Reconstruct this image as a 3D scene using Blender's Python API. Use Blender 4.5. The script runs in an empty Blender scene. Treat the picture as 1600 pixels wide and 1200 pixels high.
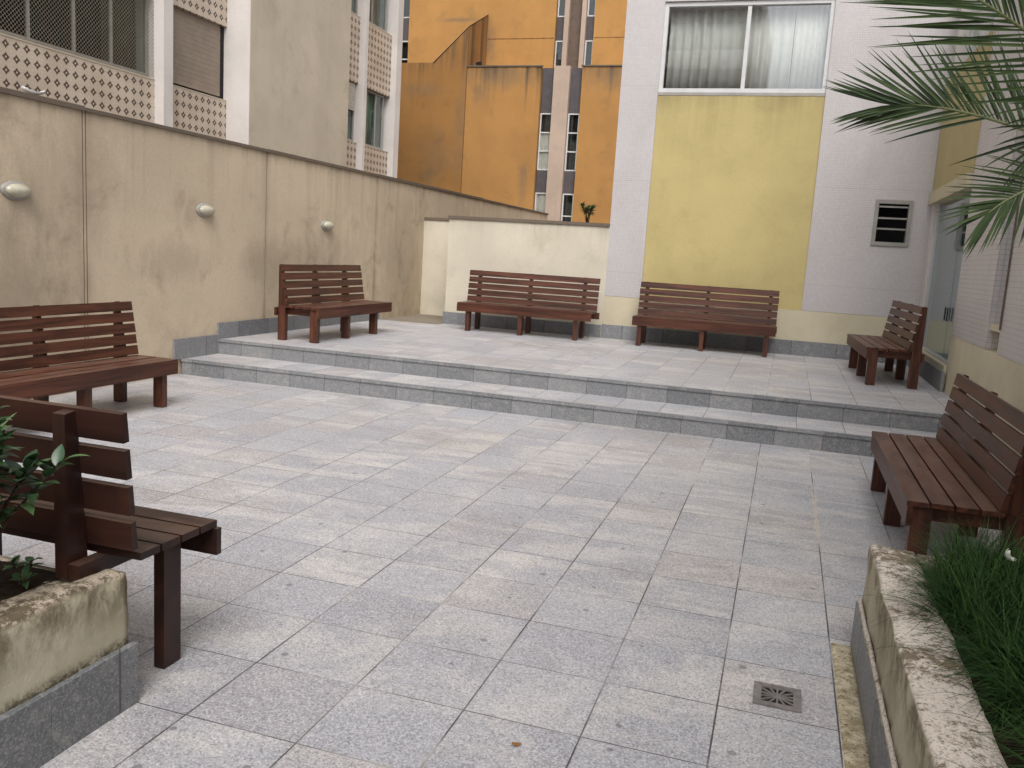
import bpy, bmesh, math, random
from mathutils import Vector, Matrix, noise as mnoise
random.seed(7)
SC = bpy.context.scene
COL = SC.collection
R = math.radians

# ------------------------------------------------------------------ camera
cam = bpy.data.cameras.new('camera')
cam.sensor_width = 36.0
cam.lens = 30.30
cam.clip_start = 0.05
cam.clip_end = 600
co = bpy.data.objects.new('camera', cam)
COL.objects.link(co)
co.matrix_world = Matrix(((0.9506, -0.1041, 0.2924, 0), (0.3043, 0.1261, -0.9442, 0),
                          (0.0614, 0.9865, 0.1515, 1.52), (0, 0, 0, 1)))
SC.camera = co

# ------------------------------------------------------------------ sky, sun, exposure (overcast day)
SUN_EL, SUN_AZ = 50.0, 160.0          # azimuth of the sun, clockwise from +Y
w = bpy.data.worlds.new('World')
SC.world = w
w.use_nodes = True
nt = w.node_tree
bg = nt.nodes['Background']
sky = nt.nodes.new('ShaderNodeTexSky')
sky.sky_type = 'NISHITA'
sky.sun_disc = False
sky.sun_elevation = R(SUN_EL)
sky.sun_rotation = R(SUN_AZ)
sky.air_density = 1.0
sky.dust_density = 5.0
sky.ozone_density = 1.0
hsv = nt.nodes.new('ShaderNodeHueSaturation')   # a cloud deck is greyer than the clear sky
hsv.inputs['Saturation'].default_value = 0.14
nt.links.new(sky.outputs[0], hsv.inputs['Color'])
nt.links.new(hsv.outputs[0], bg.inputs['Color'])
bg.inputs['Strength'].default_value = 0.13
sl = bpy.data.lights.new('sun', 'SUN')
sl.energy = 0.75
sl.angle = R(35)
sl.color = (1.0, 0.96, 0.91)
so = bpy.data.objects.new('sun', sl)
COL.objects.link(so)
az = R(SUN_AZ)
dv = Vector((math.sin(az) * math.cos(R(SUN_EL)), math.cos(az) * math.cos(R(SUN_EL)), math.sin(R(SUN_EL))))
so.rotation_euler = dv.to_track_quat('Z', 'Y').to_euler()
so.location = (0, 0, 30)
vs = SC.view_settings
vs.view_transform = 'Standard'
vs.look = 'None'
vs.gamma = 1
vs.use_curve_mapping = False
vs.exposure = 0.60
SC.cycles.max_bounces = 8

# ------------------------------------------------------------------ material helper
def lin(c):
    return tuple((v / 12.92 if v <= 0.04045 else ((v + 0.055) / 1.055) ** 2.4) for v in (x / 255.0 for x in c)) + (1,)

class Mat:
    def __init__(s, name, rough=0.8, spec=0.5):
        s.m = bpy.data.materials.new(name)
        s.m.use_nodes = True
        s.nt = s.m.node_tree
        s.b = s.nt.nodes['Principled BSDF']
        s.b.inputs['Roughness'].default_value = rough
        s.b.inputs['Specular IOR Level'].default_value = spec
    def n(s, t, **kw):
        o = s.nt.nodes.new(t)
        for k, v in kw.items():
            setattr(o, k, v)
        return o
    def put(s, sock, v):
        if isinstance(v, bpy.types.NodeSocket):
            s.nt.links.new(v, sock)
        else:
            sock.default_value = v
    def math(s, op, a, b=0.0, c=None, clamp=False):
        o = s.n('ShaderNodeMath', operation=op, use_clamp=clamp)
        s.put(o.inputs[0], a)
        s.put(o.inputs[1], b)
        if c is not None:
            s.put(o.inputs[2], c)
        return o.outputs[0]
    def mix(s, f, a, b, blend='MIX'):
        o = s.n('ShaderNodeMix', data_type='RGBA', blend_type=blend)
        s.put(o.inputs[0], f)
        s.put(o.inputs[6], a)
        s.put(o.inputs[7], b)
        return o.outputs[2]
    def noise(s, vec, scale, detail=3, rough=0.55, dist=0.0, w=None):
        o = s.n('ShaderNodeTexNoise', noise_dimensions='4D' if w is not None else '3D')
        if vec is not None:
            s.put(o.inputs['Vector'], vec)
        if w is not None:
            s.put(o.inputs['W'], w)
        o.inputs['Scale'].default_value = scale
        o.inputs['Detail'].default_value = detail
        o.inputs['Roughness'].default_value = rough
        o.inputs['Distortion'].default_value = dist
        return o.outputs[0]
    def ramp(s, f, lo, hi):           # smooth 0..1 step between lo and hi
        o = s.n('ShaderNodeMapRange', interpolation_type='SMOOTHSTEP')
        s.put(o.inputs[0], f)
        o.inputs[1].default_value = lo
        o.inputs[2].default_value = hi
        return o.outputs[0]
    def pos(s):
        return s.n('ShaderNodeNewGeometry').outputs['Position']
    def obj(s):
        return s.n('ShaderNodeTexCoord').outputs['Object']
    def rnd(s):
        return s.n('ShaderNodeObjectInfo').outputs['Random']
    def sep(s, v):
        o = s.n('ShaderNodeSeparateXYZ')
        s.put(o.inputs[0], v)
        return o.outputs
    def comb(s, x, y, z):
        o = s.n('ShaderNodeCombineXYZ')
        for k, v in enumerate((x, y, z)):
            s.put(o.inputs[k], v)
        return o.outputs[0]
    def scale(s, v, k):
        o = s.n('ShaderNodeVectorMath', operation='MULTIPLY')
        s.put(o.inputs[0], v)
        o.inputs[1].default_value = k
        return o.outputs[0]
    def add(s, v, u):
        o = s.n('ShaderNodeVectorMath', operation='ADD')
        s.put(o.inputs[0], v)
        s.put(o.inputs[1], u)
        return o.outputs[0]
    def bump(s, h, strength=0.3, dist=0.01):
        o = s.n('ShaderNodeBump')
        o.inputs['Strength'].default_value = strength
        o.inputs['Distance'].default_value = dist
        s.put(o.inputs['Height'], h)
        s.nt.links.new(o.outputs[0], s.b.inputs['Normal'])
    def color(s, c):
        s.put(s.b.inputs['Base Color'], c)
        return s
    def rough(s, v):
        s.put(s.b.inputs['Roughness'], v)

def plain(name, rgb, rough=0.6, spec=0.5, var=0.12, sc=6.0, metal=0.0):
    m = Mat(name, rough, spec)
    c = lin(rgb)
    d = tuple(v * (1 - var * 2) for v in c[:3]) + (1,)
    m.color(m.mix(m.ramp(m.noise(m.obj(), sc, 4, 0.6), 0.3, 0.7), d, c))
    m.b.inputs['Metallic'].default_value = metal
    return m.m

# ---- granite paving
def granite_floor(name, x0, y0, tx, ty, pale=1.0):
    m = Mat(name, 0.5, 0.5)
    p = m.pos()
    x, y, z = m.sep(p)
    u = m.math('DIVIDE', m.math('SUBTRACT', x, x0), tx)
    v = m.math('DIVIDE', m.math('SUBTRACT', y, y0), ty)
    cu, cv = m.math('FLOOR', u), m.math('FLOOR', v)
    fu, fv = m.math('SUBTRACT', u, cu), m.math('SUBTRACT', v, cv)
    wn = m.n('ShaderNodeTexWhiteNoise', noise_dimensions='2D')
    m.put(wn.inputs['Vector'], m.comb(cu, cv, 0.0))
    r1 = wn.outputs[0]
    s = m.sep(wn.outputs[1])
    r2, r3 = s[1], s[2]
    off = m.comb(m.math('MULTIPLY', r1, 37.0), m.math('MULTIPLY', r2, 53.0), 0.0)
    # base greys, tile to tile
    vc = m.n('ShaderNodeTexVoronoi', feature='F1')
    m.put(vc.inputs['Vector'], p)
    vc.inputs['Scale'].default_value = 170
    cs = m.sep(vc.outputs['Color'])
    sp = cs[0]
    sp2 = m.noise(p, 70, 4, 0.8)
    base = m.mix(r1, lin((158, 157, 163)), lin((173, 172, 177)))
    base = m.mix(m.math('MULTIPLY', m.ramp(r2, 0.66, 0.95), 0.6), base, lin((170, 161, 158)))
    # pale veins, each slab its own
    pv = m.add(m.scale(p, (1.5, 5.5, 1)), off)
    veins = m.ramp(m.noise(pv, 1.0, 4, 0.62, 0.5), 0.43, 0.60)
    veins = m.math('MULTIPLY', veins, m.ramp(r3, 0.20, 0.95))
    base = m.mix(m.math('MULTIPLY', veins, 0.58 * pale), base, lin((212, 206, 198)))
    # broad wear: warm dirt and bleached areas running across slabs
    dirt = m.ramp(m.noise(m.scale(p, (0.55, 1.0, 1)), 0.9, 5, 0.62), 0.50, 0.70)
    base = m.mix(m.math('MULTIPLY', dirt, 0.55), base, lin((148, 137, 126)))
    pl = m.ramp(m.noise(m.add(p, (9.3, 4.1, 0)), 1.5, 6, 0.68), 0.53, 0.70)
    base = m.mix(m.math('MULTIPLY', pl, 0.45 * pale), base, lin((212, 207, 201)))
    scuff = m.ramp(m.noise(m.scale(m.add(p, (1.3, 7.7, 0)), (1.0, 3.2, 1)), 3.2, 6, 0.72, 0.6), 0.60, 0.70)
    base = m.mix(m.math('MULTIPLY', scuff, 0.38 * pale), base, lin((206, 200, 192)))
    cloud = m.ramp(m.noise(m.add(m.scale(p, (0.9, 1.3, 1)), m.scale(off, (0.02, 0.02, 0))), 1.1, 7, 0.7, 0.8), 0.50, 0.62)
    base = m.mix(m.math('MULTIPLY', cloud, 0.40 * pale), base, lin((216, 211, 204)))
    damp = m.ramp(m.noise(m.add(p, (21.0, 2.0, 0)), 2.1, 6, 0.66, 0.5), 0.60, 0.70)
    base = m.mix(m.math('MULTIPLY', damp, 0.28), base, lin((128, 126, 130)))
    # crystals
    base = m.mix(m.math('MULTIPLY', m.ramp(cs[0], 0.62, 0.85), 0.42), base, lin((84, 86, 94)))
    base = m.mix(m.math('MULTIPLY', m.ramp(cs[1], 0.55, 0.85), 0.40), base, lin((228, 228, 232)))
    base = m.mix(m.math('MULTIPLY', m.ramp(sp2, 0.50, 0.64), 0.30), base, lin((112, 113, 120)))
    # wet-looking dark blots and gum spots
    vo = m.n('ShaderNodeTexVoronoi', feature='F1', voronoi_dimensions='2D')
    m.put(vo.inputs['Vector'], p)
    vo.inputs['Scale'].default_value = 3.1
    gs = m.sep(vo.outputs['Color'])
    gr = m.math('MULTIPLY', m.ramp(gs[0], 0.45, 1.0), 0.045)
    gum = m.math('LESS_THAN', vo.outputs['Distance'], gr)
    base = m.mix(m.math('MULTIPLY', gum, 0.62), base, lin((92, 90, 94)))
    # joints
    jw = m.math('ADD', 0.0030, m.math('MULTIPLY', m.noise(p, 14, 4, 0.7), 0.0090))
    du = m.math('SUBTRACT', 0.5, m.math('ABSOLUTE', m.math('SUBTRACT', fu, 0.5)))
    dv_ = m.math('SUBTRACT', 0.5, m.math('ABSOLUTE', m.math('SUBTRACT', fv, 0.5)))
    ju = m.math('LESS_THAN', du, jw)
    jv = m.math('LESS_THAN', dv_, m.math('MULTIPLY', jw, 0.85))
    j = m.math('MAXIMUM', ju, jv)
    jn = m.noise(p, 1.1, 3, 0.6)
    jcol = m.mix(m.ramp(jn, 0.52, 0.66), lin((70, 66, 66)), lin((176, 170, 162)))
    col = m.mix(m.math('MULTIPLY', j, m.ramp(m.noise(m.add(p, (3, 8, 0)), 1.7, 3), 0.28, 0.55)), base, jcol)
    # old sealant smeared along one joint
    sj = m.math('LESS_THAN', m.math('ABSOLUTE', m.math('SUBTRACT', x, 0.318)), m.math('MULTIPLY', m.ramp(m.noise(p, 7, 4), 0.35, 0.75), 0.024))
    sj = m.math('MULTIPLY', sj, m.math('MULTIPLY', m.ramp(y, 4.9, 5.1), m.math('SUBTRACT', 1.0, m.ramp(y, 5.8, 6.6))))
    col = m.mix(m.math('MULTIPLY', sj, 0.8), col, lin((200, 190, 172)))
    m.color(col)
    m.rough(m.math('ADD', 0.38, m.math('MULTIPLY', sp2, 0.28)))
    m.bump(m.math('SUBTRACT', m.math('MULTIPLY', sp, 0.05), j), 0.35, 0.004)
    return m.m

def granite_wall(name, dark=0.0, pitch=0.40, off=0.0):
    m = Mat(name, 0.6, 0.35)
    p = m.pos()
    x, y, z = m.sep(p)
    s_ = m.math('ADD', x, y)
    u = m.math('DIVIDE', m.math('SUBTRACT', s_, off), pitch)
    cu = m.math('FLOOR', u)
    fu = m.math('SUBTRACT', u, cu)
    wn = m.n('ShaderNodeTexWhiteNoise', noise_dimensions='1D')
    m.put(wn.inputs['W'], cu)
    vc = m.n('ShaderNodeTexVoronoi', feature='F1')
    m.put(vc.inputs['Vector'], p)
    vc.inputs['Scale'].default_value = 170
    cs = m.sep(vc.outputs['Color'])
    sp = cs[0]
    sp2 = m.noise(p, 14, 4, 0.65)
    k = 1 - dark
    base = m.mix(wn.outputs[0], lin((122 * k, 124 * k, 127 * k)), lin((148 * k, 149 * k, 151 * k)))
    base = m.mix(m.math('MULTIPLY', m.ramp(cs[0], 0.60, 0.85), 0.36), base, lin((62, 66, 72)))
    base = m.mix(m.math('MULTIPLY', m.ramp(cs[1], 0.60, 0.9), 0.22), base, lin((200, 201, 205)))
    base = m.mix(m.math('MULTIPLY', m.ramp(sp2, 0.5, 0.75), 0.5), base, lin((165, 160, 152)))
    d = m.math('SUBTRACT', 0.5, m.math('ABSOLUTE', m.math('SUBTRACT', fu, 0.5)))
    j = m.math('LESS_THAN', d, 0.008)
    m.color(m.mix(m.math('MULTIPLY', j, 0.75), base, lin((74, 72, 72))))
    m.bump(m.math('SUBTRACT', m.math('MULTIPLY', sp, 0.15), j), 0.3, 0.004)
    return m.m

def plaster(name, rgb, stain=(112, 100, 84), amt=0.5, top=None, base_z=None, streak=0.5, soft=1.0, rough=0.9, band=0.28, joints=(), grime=(), gk=0.26, gax=1):
    """painted render: cloudy tone, vertical rain streaks below the coping, splash grime at the base"""
    m = Mat(name, rough, 0.25)
    p = m.pos()
    x, y, z = m.sep(p)
    c = lin(rgb)
    c2 = tuple(v * 0.84 for v in c[:3]) + (1,)
    col = m.mix(m.ramp(m.noise(p, 0.9, 5, 0.6), 0.3, 0.7), c2, c)
    fine = m.noise(p, 40, 4, 0.7)
    col = m.mix(m.math('MULTIPLY', m.ramp(fine, 0.35, 0.75), 0.16), col, lin(stain))
    blot = m.ramp(m.noise(m.add(p, (5.2, 1.7, 9)), 1.7, 6, 0.65, 0.4), 0.52, 0.75)
    col = m.mix(m.math('MULTIPLY', blot, 0.55 * amt), col, lin(stain))
    st = m.noise(m.scale(p, (5.0, 5.0, 0.22)), 1.0, 5, 0.62)
    if top is not None:
        g = m.ramp(z, top - 1.7 * soft, top)
        g2 = m.ramp(z, top - band, top)
        sm = m.math('MULTIPLY', m.ramp(st, 0.50, 0.72), m.math('POWER', g, 1.6))
        col = m.mix(m.math('MULTIPLY', sm, streak), col, lin(stain))
        col = m.mix(m.math('MULTIPLY', m.math('MULTIPLY', g2, m.ramp(st, 0.34, 0.66)), 0.75 * streak), col, lin((78, 68, 58)))
    else:
        col = m.mix(m.math('MULTIPLY', m.ramp(st, 0.55, 0.78), 0.35 * streak), col, lin(stain))
    if base_z is not None:
        g = m.math('SUBTRACT', 1.0, m.ramp(z, base_z, base_z + 0.9))
        gm = m.math('MULTIPLY', m.math('POWER', g, 1.5), m.ramp(m.noise(p, 3, 5, 0.65), 0.36, 0.7))
        col = m.mix(m.math('MULTIPLY', gm, 0.5 * amt), col, lin(stain))
    for gy, gz, ry, rz in grime:
        ey = m.math('DIVIDE', m.math('SUBTRACT', (x, y)[gax], gy), ry)
        ez = m.math('DIVIDE', m.math('SUBTRACT', z, gz), rz)
        rr = m.math('SQRT', m.math('ADD', m.math('MULTIPLY', ey, ey), m.math('MULTIPLY', ez, ez)))
        gm_ = m.math('SUBTRACT', 1.0, m.ramp(m.math('ADD', rr, m.math('MULTIPLY', m.math('SUBTRACT', m.noise(m.scale(p, (1, 1.6, 0.7)), 2.2, 6, 0.7), 0.5), 2.2)), 0.1, 1.1))
        col = m.mix(m.math('MULTIPLY', gm_, gk), col, lin((112, 100, 86)))
    for jy, jw in joints:
        dj = m.math('ABSOLUTE', m.math('SUBTRACT', y, jy))
        jm = m.math('SUBTRACT', 1.0, m.ramp(m.math('ADD', dj, m.math('MULTIPLY', m.math('SUBTRACT', st, 0.5), 0.18)), jw * 0.3, jw))
        jm = m.math('MULTIPLY', jm, m.math('ADD', 0.25, m.math('MULTIPLY', 0.75, m.ramp(m.noise(m.scale(p, (1, 1, 1.2)), 1.0, 4), 0.35, 0.65))))
        col = m.mix(m.math('MULTIPLY', jm, 0.5), col, lin(stain))
    m.color(col)
    m.bump(m.math('ADD', m.math('MULTIPLY', fine, 0.6), m.noise(p, 7, 4)), 0.22, 0.008)
    return m.m

def mosaic(name, rgb, grout, size=0.03, gw=0.16, amt=0.45):
    m = Mat(name, 0.45, 0.4)
    p = m.pos()
    x, y, z = m.sep(p)
    u = m.math('DIVIDE', m.math('ADD', x, y), size)
    v = m.math('DIVIDE', z, size)
    cu, cv = m.math('FLOOR', u), m.math('FLOOR', v)
    fu, fv = m.math('SUBTRACT', u, cu), m.math('SUBTRACT', v, cv)
    wn = m.n('ShaderNodeTexWhiteNoise', noise_dimensions='2D')
    m.put(wn.inputs['Vector'], m.comb(cu, cv, 0.0))
    c = lin(rgb)
    col = m.mix(wn.outputs[0], tuple(k * 0.93 for k in c[:3]) + (1,), c)
    du = m.math('SUBTRACT', 0.5, m.math('ABSOLUTE', m.math('SUBTRACT', fu, 0.5)))
    dv_ = m.math('SUBTRACT', 0.5, m.math('ABSOLUTE', m.math('SUBTRACT', fv, 0.5)))
    j = m.math('LESS_THAN', m.math('MINIMUM', du, dv_), gw * 0.5)
    patch = m.ramp(m.noise(p, 0.8, 4, 0.6), 0.25, 0.65)
    col = m.mix(m.math('MULTIPLY', j, m.math('MULTIPLY', patch, amt)), col, lin(grout))
    wash = m.ramp(m.noise(m.scale(p, (1.2, 1.2, 0.5)), 1.3, 5, 0.6), 0.45, 0.75)
    col = m.mix(m.math('MULTIPLY', wash, 0.28), col, lin((158, 150, 148)))
    # larger setting-sheet seams
    v2 = m.math('FRACT', m.math('DIVIDE', z, 1.32))
    col = m.mix(m.math('MULTIPLY', m.math('LESS_THAN', v2, 0.006), 0.22), col, lin(grout))
    m.color(col)
    m.bump(m.math('SUBTRACT', 1.0, j), 0.2, 0.002)
    return m.m

def wood(name, a=(104, 60, 42), b=(48, 28, 21), axis=0, wear=0.35):
    m = Mat(name, 0.42, 0.38)
    o = m.obj()
    r = m.rnd()
    k = [26.0, 26.0, 26.0]
    k[axis] = 1.3
    v = m.add(m.scale(o, tuple(k)), m.comb(m.math('MULTIPLY', r, 31.0), m.math('MULTIPLY', r, 17.0), 0.0))
    g = m.noise(v, 1.0, 5, 0.6, 0.6)
    k2 = [120.0, 120.0, 120.0]
    k2[axis] = 3.0
    f = m.noise(m.scale(o, tuple(k2)), 1.0, 3, 0.6)
    # board to board tone
    sx = m.sep(o)
    bn = m.noise(m.scale(o, (0.6, 9.0, 9.0)), 1.0, 1, 0.5)
    col = m.mix(m.ramp(g, 0.3, 0.7), lin(b), lin(a))
    col = m.mix(m.math('MULTIPLY', m.ramp(bn, 0.35, 0.7), 0.45), col, lin((70, 38, 29)))
    col = m.mix(m.math('MULTIPLY', m.ramp(f, 0.55, 0.8), 0.4), col, lin((30, 17, 14)))
    wr = m.ramp(m.noise(m.add(o, m.comb(r, r, r)), 3.0, 5, 0.65), 0.52, 0.75)
    col = m.mix(m.math('MULTIPLY', wr, wear), col, lin((118, 78, 58)))
    col = m.mix(m.math('MULTIPLY', r, 0.25), col, lin((58, 36, 28)))
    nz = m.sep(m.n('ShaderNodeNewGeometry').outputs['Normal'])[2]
    fade_sheen = m.math('MULTIPLY', m.ramp(nz, 0.6, 0.95), m.ramp(m.noise(m.add(m.scale(o, (1.6, 5.0, 5.0)), m.comb(r, r, r)), 1.6, 5, 0.65), 0.30, 0.66))
    col = m.mix(m.math('MULTIPLY', fade_sheen, min(1.0, wear * 1.7)), col, m.mix(g, lin((92, 72, 60)), lin((140, 112, 94))))  # upward faces greyed: weathering, with sky sheen mixed into the colour
    m.color(col)
    m.rough(m.math('ADD', 0.30, m.math('MULTIPLY', g, 0.28)))
    m.bump(m.math('ADD', g, m.math('MULTIPLY', f, 0.5)), 0.12, 0.003)
    return m.m

def tile_panel_mat():
    m = Mat('patterned_tiles', 0.35, 0.4)
    p = m.pos()
    x, y, z = m.sep(p)
    s = 0.166
    u = m.math('FRACT', m.math('DIVIDE', m.math('ADD', m.math('ADD', x, y), 50.083), s))
    v = m.math('FRACT', m.math('DIVIDE', m.math('ADD', z, 0.112), s))
    au = m.math('ABSOLUTE', m.math('SUBTRACT', u, 0.5))
    av = m.math('ABSOLUTE', m.math('SUBTRACT', v, 0.5))
    d = m.math('ADD', au, av)
    pinch = m.math('ADD', m.math('MINIMUM', au, av), 0.0)
    dd = m.math('ADD', d, m.math('MULTIPLY', pinch, 0.35))
    dia = m.math('SUBTRACT', m.math('LESS_THAN', dd, 0.37), m.math('LESS_THAN', d, 0.11))
    cu, cv = m.math('SUBTRACT', 0.5, au), m.math('SUBTRACT', 0.5, av)
    rr = m.math('SQRT', m.math('ADD', m.math('MULTIPLY', cu, cu), m.math('MULTIPLY', cv, cv)))
    ring = m.math('LESS_THAN', m.math('ABSOLUTE', m.math('SUBTRACT', rr, 0.42)), 0.03)
    ring2 = m.math('LESS_THAN', m.math('ABSOLUTE', m.math('SUBTRACT', rr, 0.22)), 0.035)
    col = m.mix(m.ramp(m.noise(p, 2, 4), 0.3, 0.7), lin((190, 175, 158)), lin((206, 192, 176)))
    col = m.mix(m.math('MULTIPLY', m.math('MAXIMUM', ring, ring2), 0.2), col, lin((120, 100, 84)))
    col = m.mix(m.math('MULTIPLY', dia, 0.94), col, lin((68, 52, 42)))
    m.color(col)
    return m.m

def glass_mat(name, tint=(0.75, 0.82, 0.8), refl=0.12, alpha=0.6, rough=0.02):
    """thin window pane: mirror-like sky reflection over a tinted see-through pane"""
    m = Mat(name, rough)
    nt = m.nt
    out = nt.nodes['Material Output']
    tr = m.n('ShaderNodeBsdfTransparent')
    tr.inputs[0].default_value = tuple(c * alpha for c in tint) + (1,)
    gl = m.n('ShaderNodeBsdfGlossy')
    gl.inputs['Roughness'].default_value = rough
    gl.inputs['Color'].default_value = (0.95, 0.97, 1.0, 1)
    lw_ = m.n('ShaderNodeLayerWeight')
    lw_.inputs[0].default_value = 0.5
    f = m.math('ADD', 0.02 + refl * 0.5, m.math('MULTIPLY', 0.9, m.math('POWER', lw_.outputs['Facing'], 5.0)), clamp=True)
    mx = m.n('ShaderNodeMixShader')
    nt.links.new(f, mx.inputs[0])
    nt.links.new(tr.outputs[0], mx.inputs[1])
    nt.links.new(gl.outputs[0], mx.inputs[2])
    nt.links.new(mx.outputs[0], out.inputs[0])
    return m.m

def leaf_mat(name, a, b, rough=0.4, spec=0.5):
    m = Mat(name, rough, spec)
    g = m.n('ShaderNodeNewGeometry')
    r = g.outputs['Random Per Island']
    col = m.mix(r, lin(a), lin(b))
    col = m.mix(m.math('MULTIPLY', m.ramp(m.noise(m.obj(), 12, 3), 0.45, 0.7), 0.4), col, tuple(0.6 * v for v in lin(a)[:3]) + (1,))
    m.color(col)
    m.b.inputs['Transmission Weight'].default_value = 0.0
    m.b.inputs['Subsurface Weight'].default_value = 0.0
    return m.m

def fluted(name, rgb, freq, rough=0.8):
    m = Mat(name, rough, 0.2)
    m.color(m.mix(m.noise(m.obj(), 8, 4), lin(rgb), tuple(0.75 * v for v in lin(rgb)[:3]) + (1,)))
    return m.m

GF1 = granite_floor('granite_paving', 0.318, 2.531, 0.40, 0.3875)
GF2 = granite_floor('granite_paving_upper', 0.318, 8.30, 0.40, 0.40, 0.9)
GF3 = granite_floor('granite_paving_tread', 0.20, 7.68, 0.40, 0.70, 0.9)
GR = granite_wall('granite_riser', 0.08, 0.40, 0.12)
GS = granite_wall('granite_skirting', 0.10, 0.60, 0.2)
LW = plaster('beige_render', (210, 193, 168), (128, 110, 92), 0.8, top=2.52, base_z=0.2, streak=0.30, band=0.16, grime=((9.55, 1.15, 0.9, 0.45), (10.9, 1.1, 1.0, 0.6), (13.3, 1.2, 1.3, 1.5), (6.2, 1.9, 0.9, 0.9), (7.6, 1.2, 0.8, 0.3), (5.6, 0.9, 0.5, 1.2)), joints=((6.40, 0.13), (9.256, 0.08), (12.206, 0.08)))
BW = plaster('cream_render', (214, 206, 188), (150, 138, 116), 0.5, top=1.98, base_z=0.4, streak=0.25, soft=0.5)
CP = plaster('coping_mortar', (116, 104, 92), (56, 50, 46), 1.0)
CREAM = plaster('cream_base_band', (206, 196, 170), (168, 156, 134), 0.5, base_z=0.5)
YEL = plaster('yellow_render', (192, 176, 124), (146, 132, 90), 0.55, top=3.84, streak=0.26, soft=0.9)
YEL2 = plaster('pale_yellow_render', (186, 172, 128), (150, 138, 108), 0.4)
MOS = mosaic('lavender_mosaic', (195, 190, 190), (120, 114, 116), amt=0.38)
MOS2 = mosaic('lavender_mosaic_side', (204, 197, 196), (120, 112, 112), 0.045, 0.14, 0.45)
WHITEP = plaster('white_render', (214, 208, 204), (170, 160, 152), 0.35)
PLP = plaster('planter_render', (196, 182, 142), (88, 80, 60), 1.0, top=0.46, base_z=0.15, streak=0.5, soft=0.2)
LB = plaster('left_block_render', (204, 193, 174), (138, 124, 108), 0.55, streak=0.4)
LBW = plaster('left_block_white', (222, 216, 212), (168, 158, 148), 0.35, streak=0.3)
ORG = plaster('orange_render', (178, 132, 78), (104, 86, 62), 0.7, top=6.85, streak=0.95, soft=1.2, band=0.55, gk=0.42, gax=0, grime=((-8.6, 6.55, 1.5, 0.42), (-5.4, 6.55, 1.0, 0.5), (-9.3, 6.1, 0.3, 0.5), (-7.8, 3.6, 0.2, 0.9)))
ORG_U = plaster('orange_render_upper', (184, 138, 82), (126, 98, 66), 0.7, streak=0.6, gk=0.6, gax=0, grime=((-10.7, 8.62, 0.9, 0.10), (-9.75, 7.9, 0.35, 0.9)))
ORG_B = plaster('orange_render_buttress', (160, 116, 66), (96, 80, 56), 0.7, top=7.2, streak=0.8, soft=1.6, band=0.9, gk=0.30, gax=0, grime=((-11.2, 6.2, 1.2, 0.3), (-9.85, 5.2, 0.3, 2.2), (-10.6, 4.2, 0.7, 1.2)))
PINKP = plaster('pale_pink_pier', (186, 166, 150), (132, 118, 108), 0.4)
BROWN = plain('brown_pier', (104, 88, 76), 0.8)
DKGREY = plain('dark_grey_spandrel', (84, 78, 80), 0.7)
TILES = tile_panel_mat()
ALU = plain('aluminium_frame', (206, 206, 206), 0.35, 0.5, 0.05)
ALU_G = plain('grey_aluminium', (158, 154, 148), 0.4, 0.5, 0.1)
DARK = plain('dark_interior', (26, 24, 26), 0.9)
DIM = plain('dim_room', (62, 52, 50), 0.9)
ROOM_LT = plain('pale_room', (222, 216, 204), 0.9)
SHUT = plain('roller_shutter', (150, 136, 122), 0.7, 0.3, 0.08)
SHUT2 = plain('pale_roller_shutter', (186, 178, 168), 0.7, 0.3, 0.08)
CURT = fluted('sheer_curtain', (240, 236, 228), 1)
CURTG = fluted('green_curtain', (148, 166, 144), 1)
GLASS = glass_mat('window_glass', (0.93, 0.95, 0.95), 0.22, 0.97)
GLASS_D = glass_mat('dim_window_glass', (0.80, 0.86, 0.84), 0.08, 0.93)
GLASS_N = glass_mat('netted_window_glass', (0.8, 0.84, 0.82), -0.038, 0.93)
GLASS_DOOR = glass_mat('green_door_glass', (0.78, 0.90, 0.88), 0.16, 0.92)
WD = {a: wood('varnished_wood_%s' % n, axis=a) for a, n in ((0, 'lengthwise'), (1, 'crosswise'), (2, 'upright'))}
WD_SHADED = {a: wood('shaded_varnished_wood_%s' % n, (46, 27, 21), (26, 16, 14), axis=a, wear=0.25) for a, n in ((0, 'lengthwise'), (1, 'crosswise'), (2, 'upright'))}  # bench wood darkened: shade on its camera side put into the colour
CONC = plaster('bare_concrete', (140, 130, 116), (92, 84, 74), 0.9)
SEAL = plain('joint_sealant', (104, 88, 72), 0.9)
SOIL = plain('dark_soil', (58, 48, 38), 0.95, 0.1, 0.3, 30)
BRONZE = plain('bronze_grate', (136, 130, 128), 0.5, 0.5, 0.2, 30, 0.1)
NET = plain('net_cord', (150, 140, 122), 0.7)
GRASS = leaf_mat('grass_blade', (28, 54, 26), (64, 94, 46), 0.65, spec=0.15)
PALM = leaf_mat('palm_leaflet', (40, 58, 34), (80, 98, 58), 0.5, spec=0.3)
RACH = plain('palm_rachis', (120, 126, 84), 0.5)
LEAF = leaf_mat('glossy_leaf', (40, 68, 40), (96, 126, 82), 0.28)
BARK = plain('bark', (86, 72, 58), 0.9, 0.2, 0.25, 20)
LAMPG = Mat('lamp_glass', 0.12, 0.6)
LAMPG.color(LAMPG.mix(LAMPG.noise(LAMPG.obj(), 20, 4), lin((164, 158, 138)), lin((204, 198, 178))))
LAMPG = LAMPG.m

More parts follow.
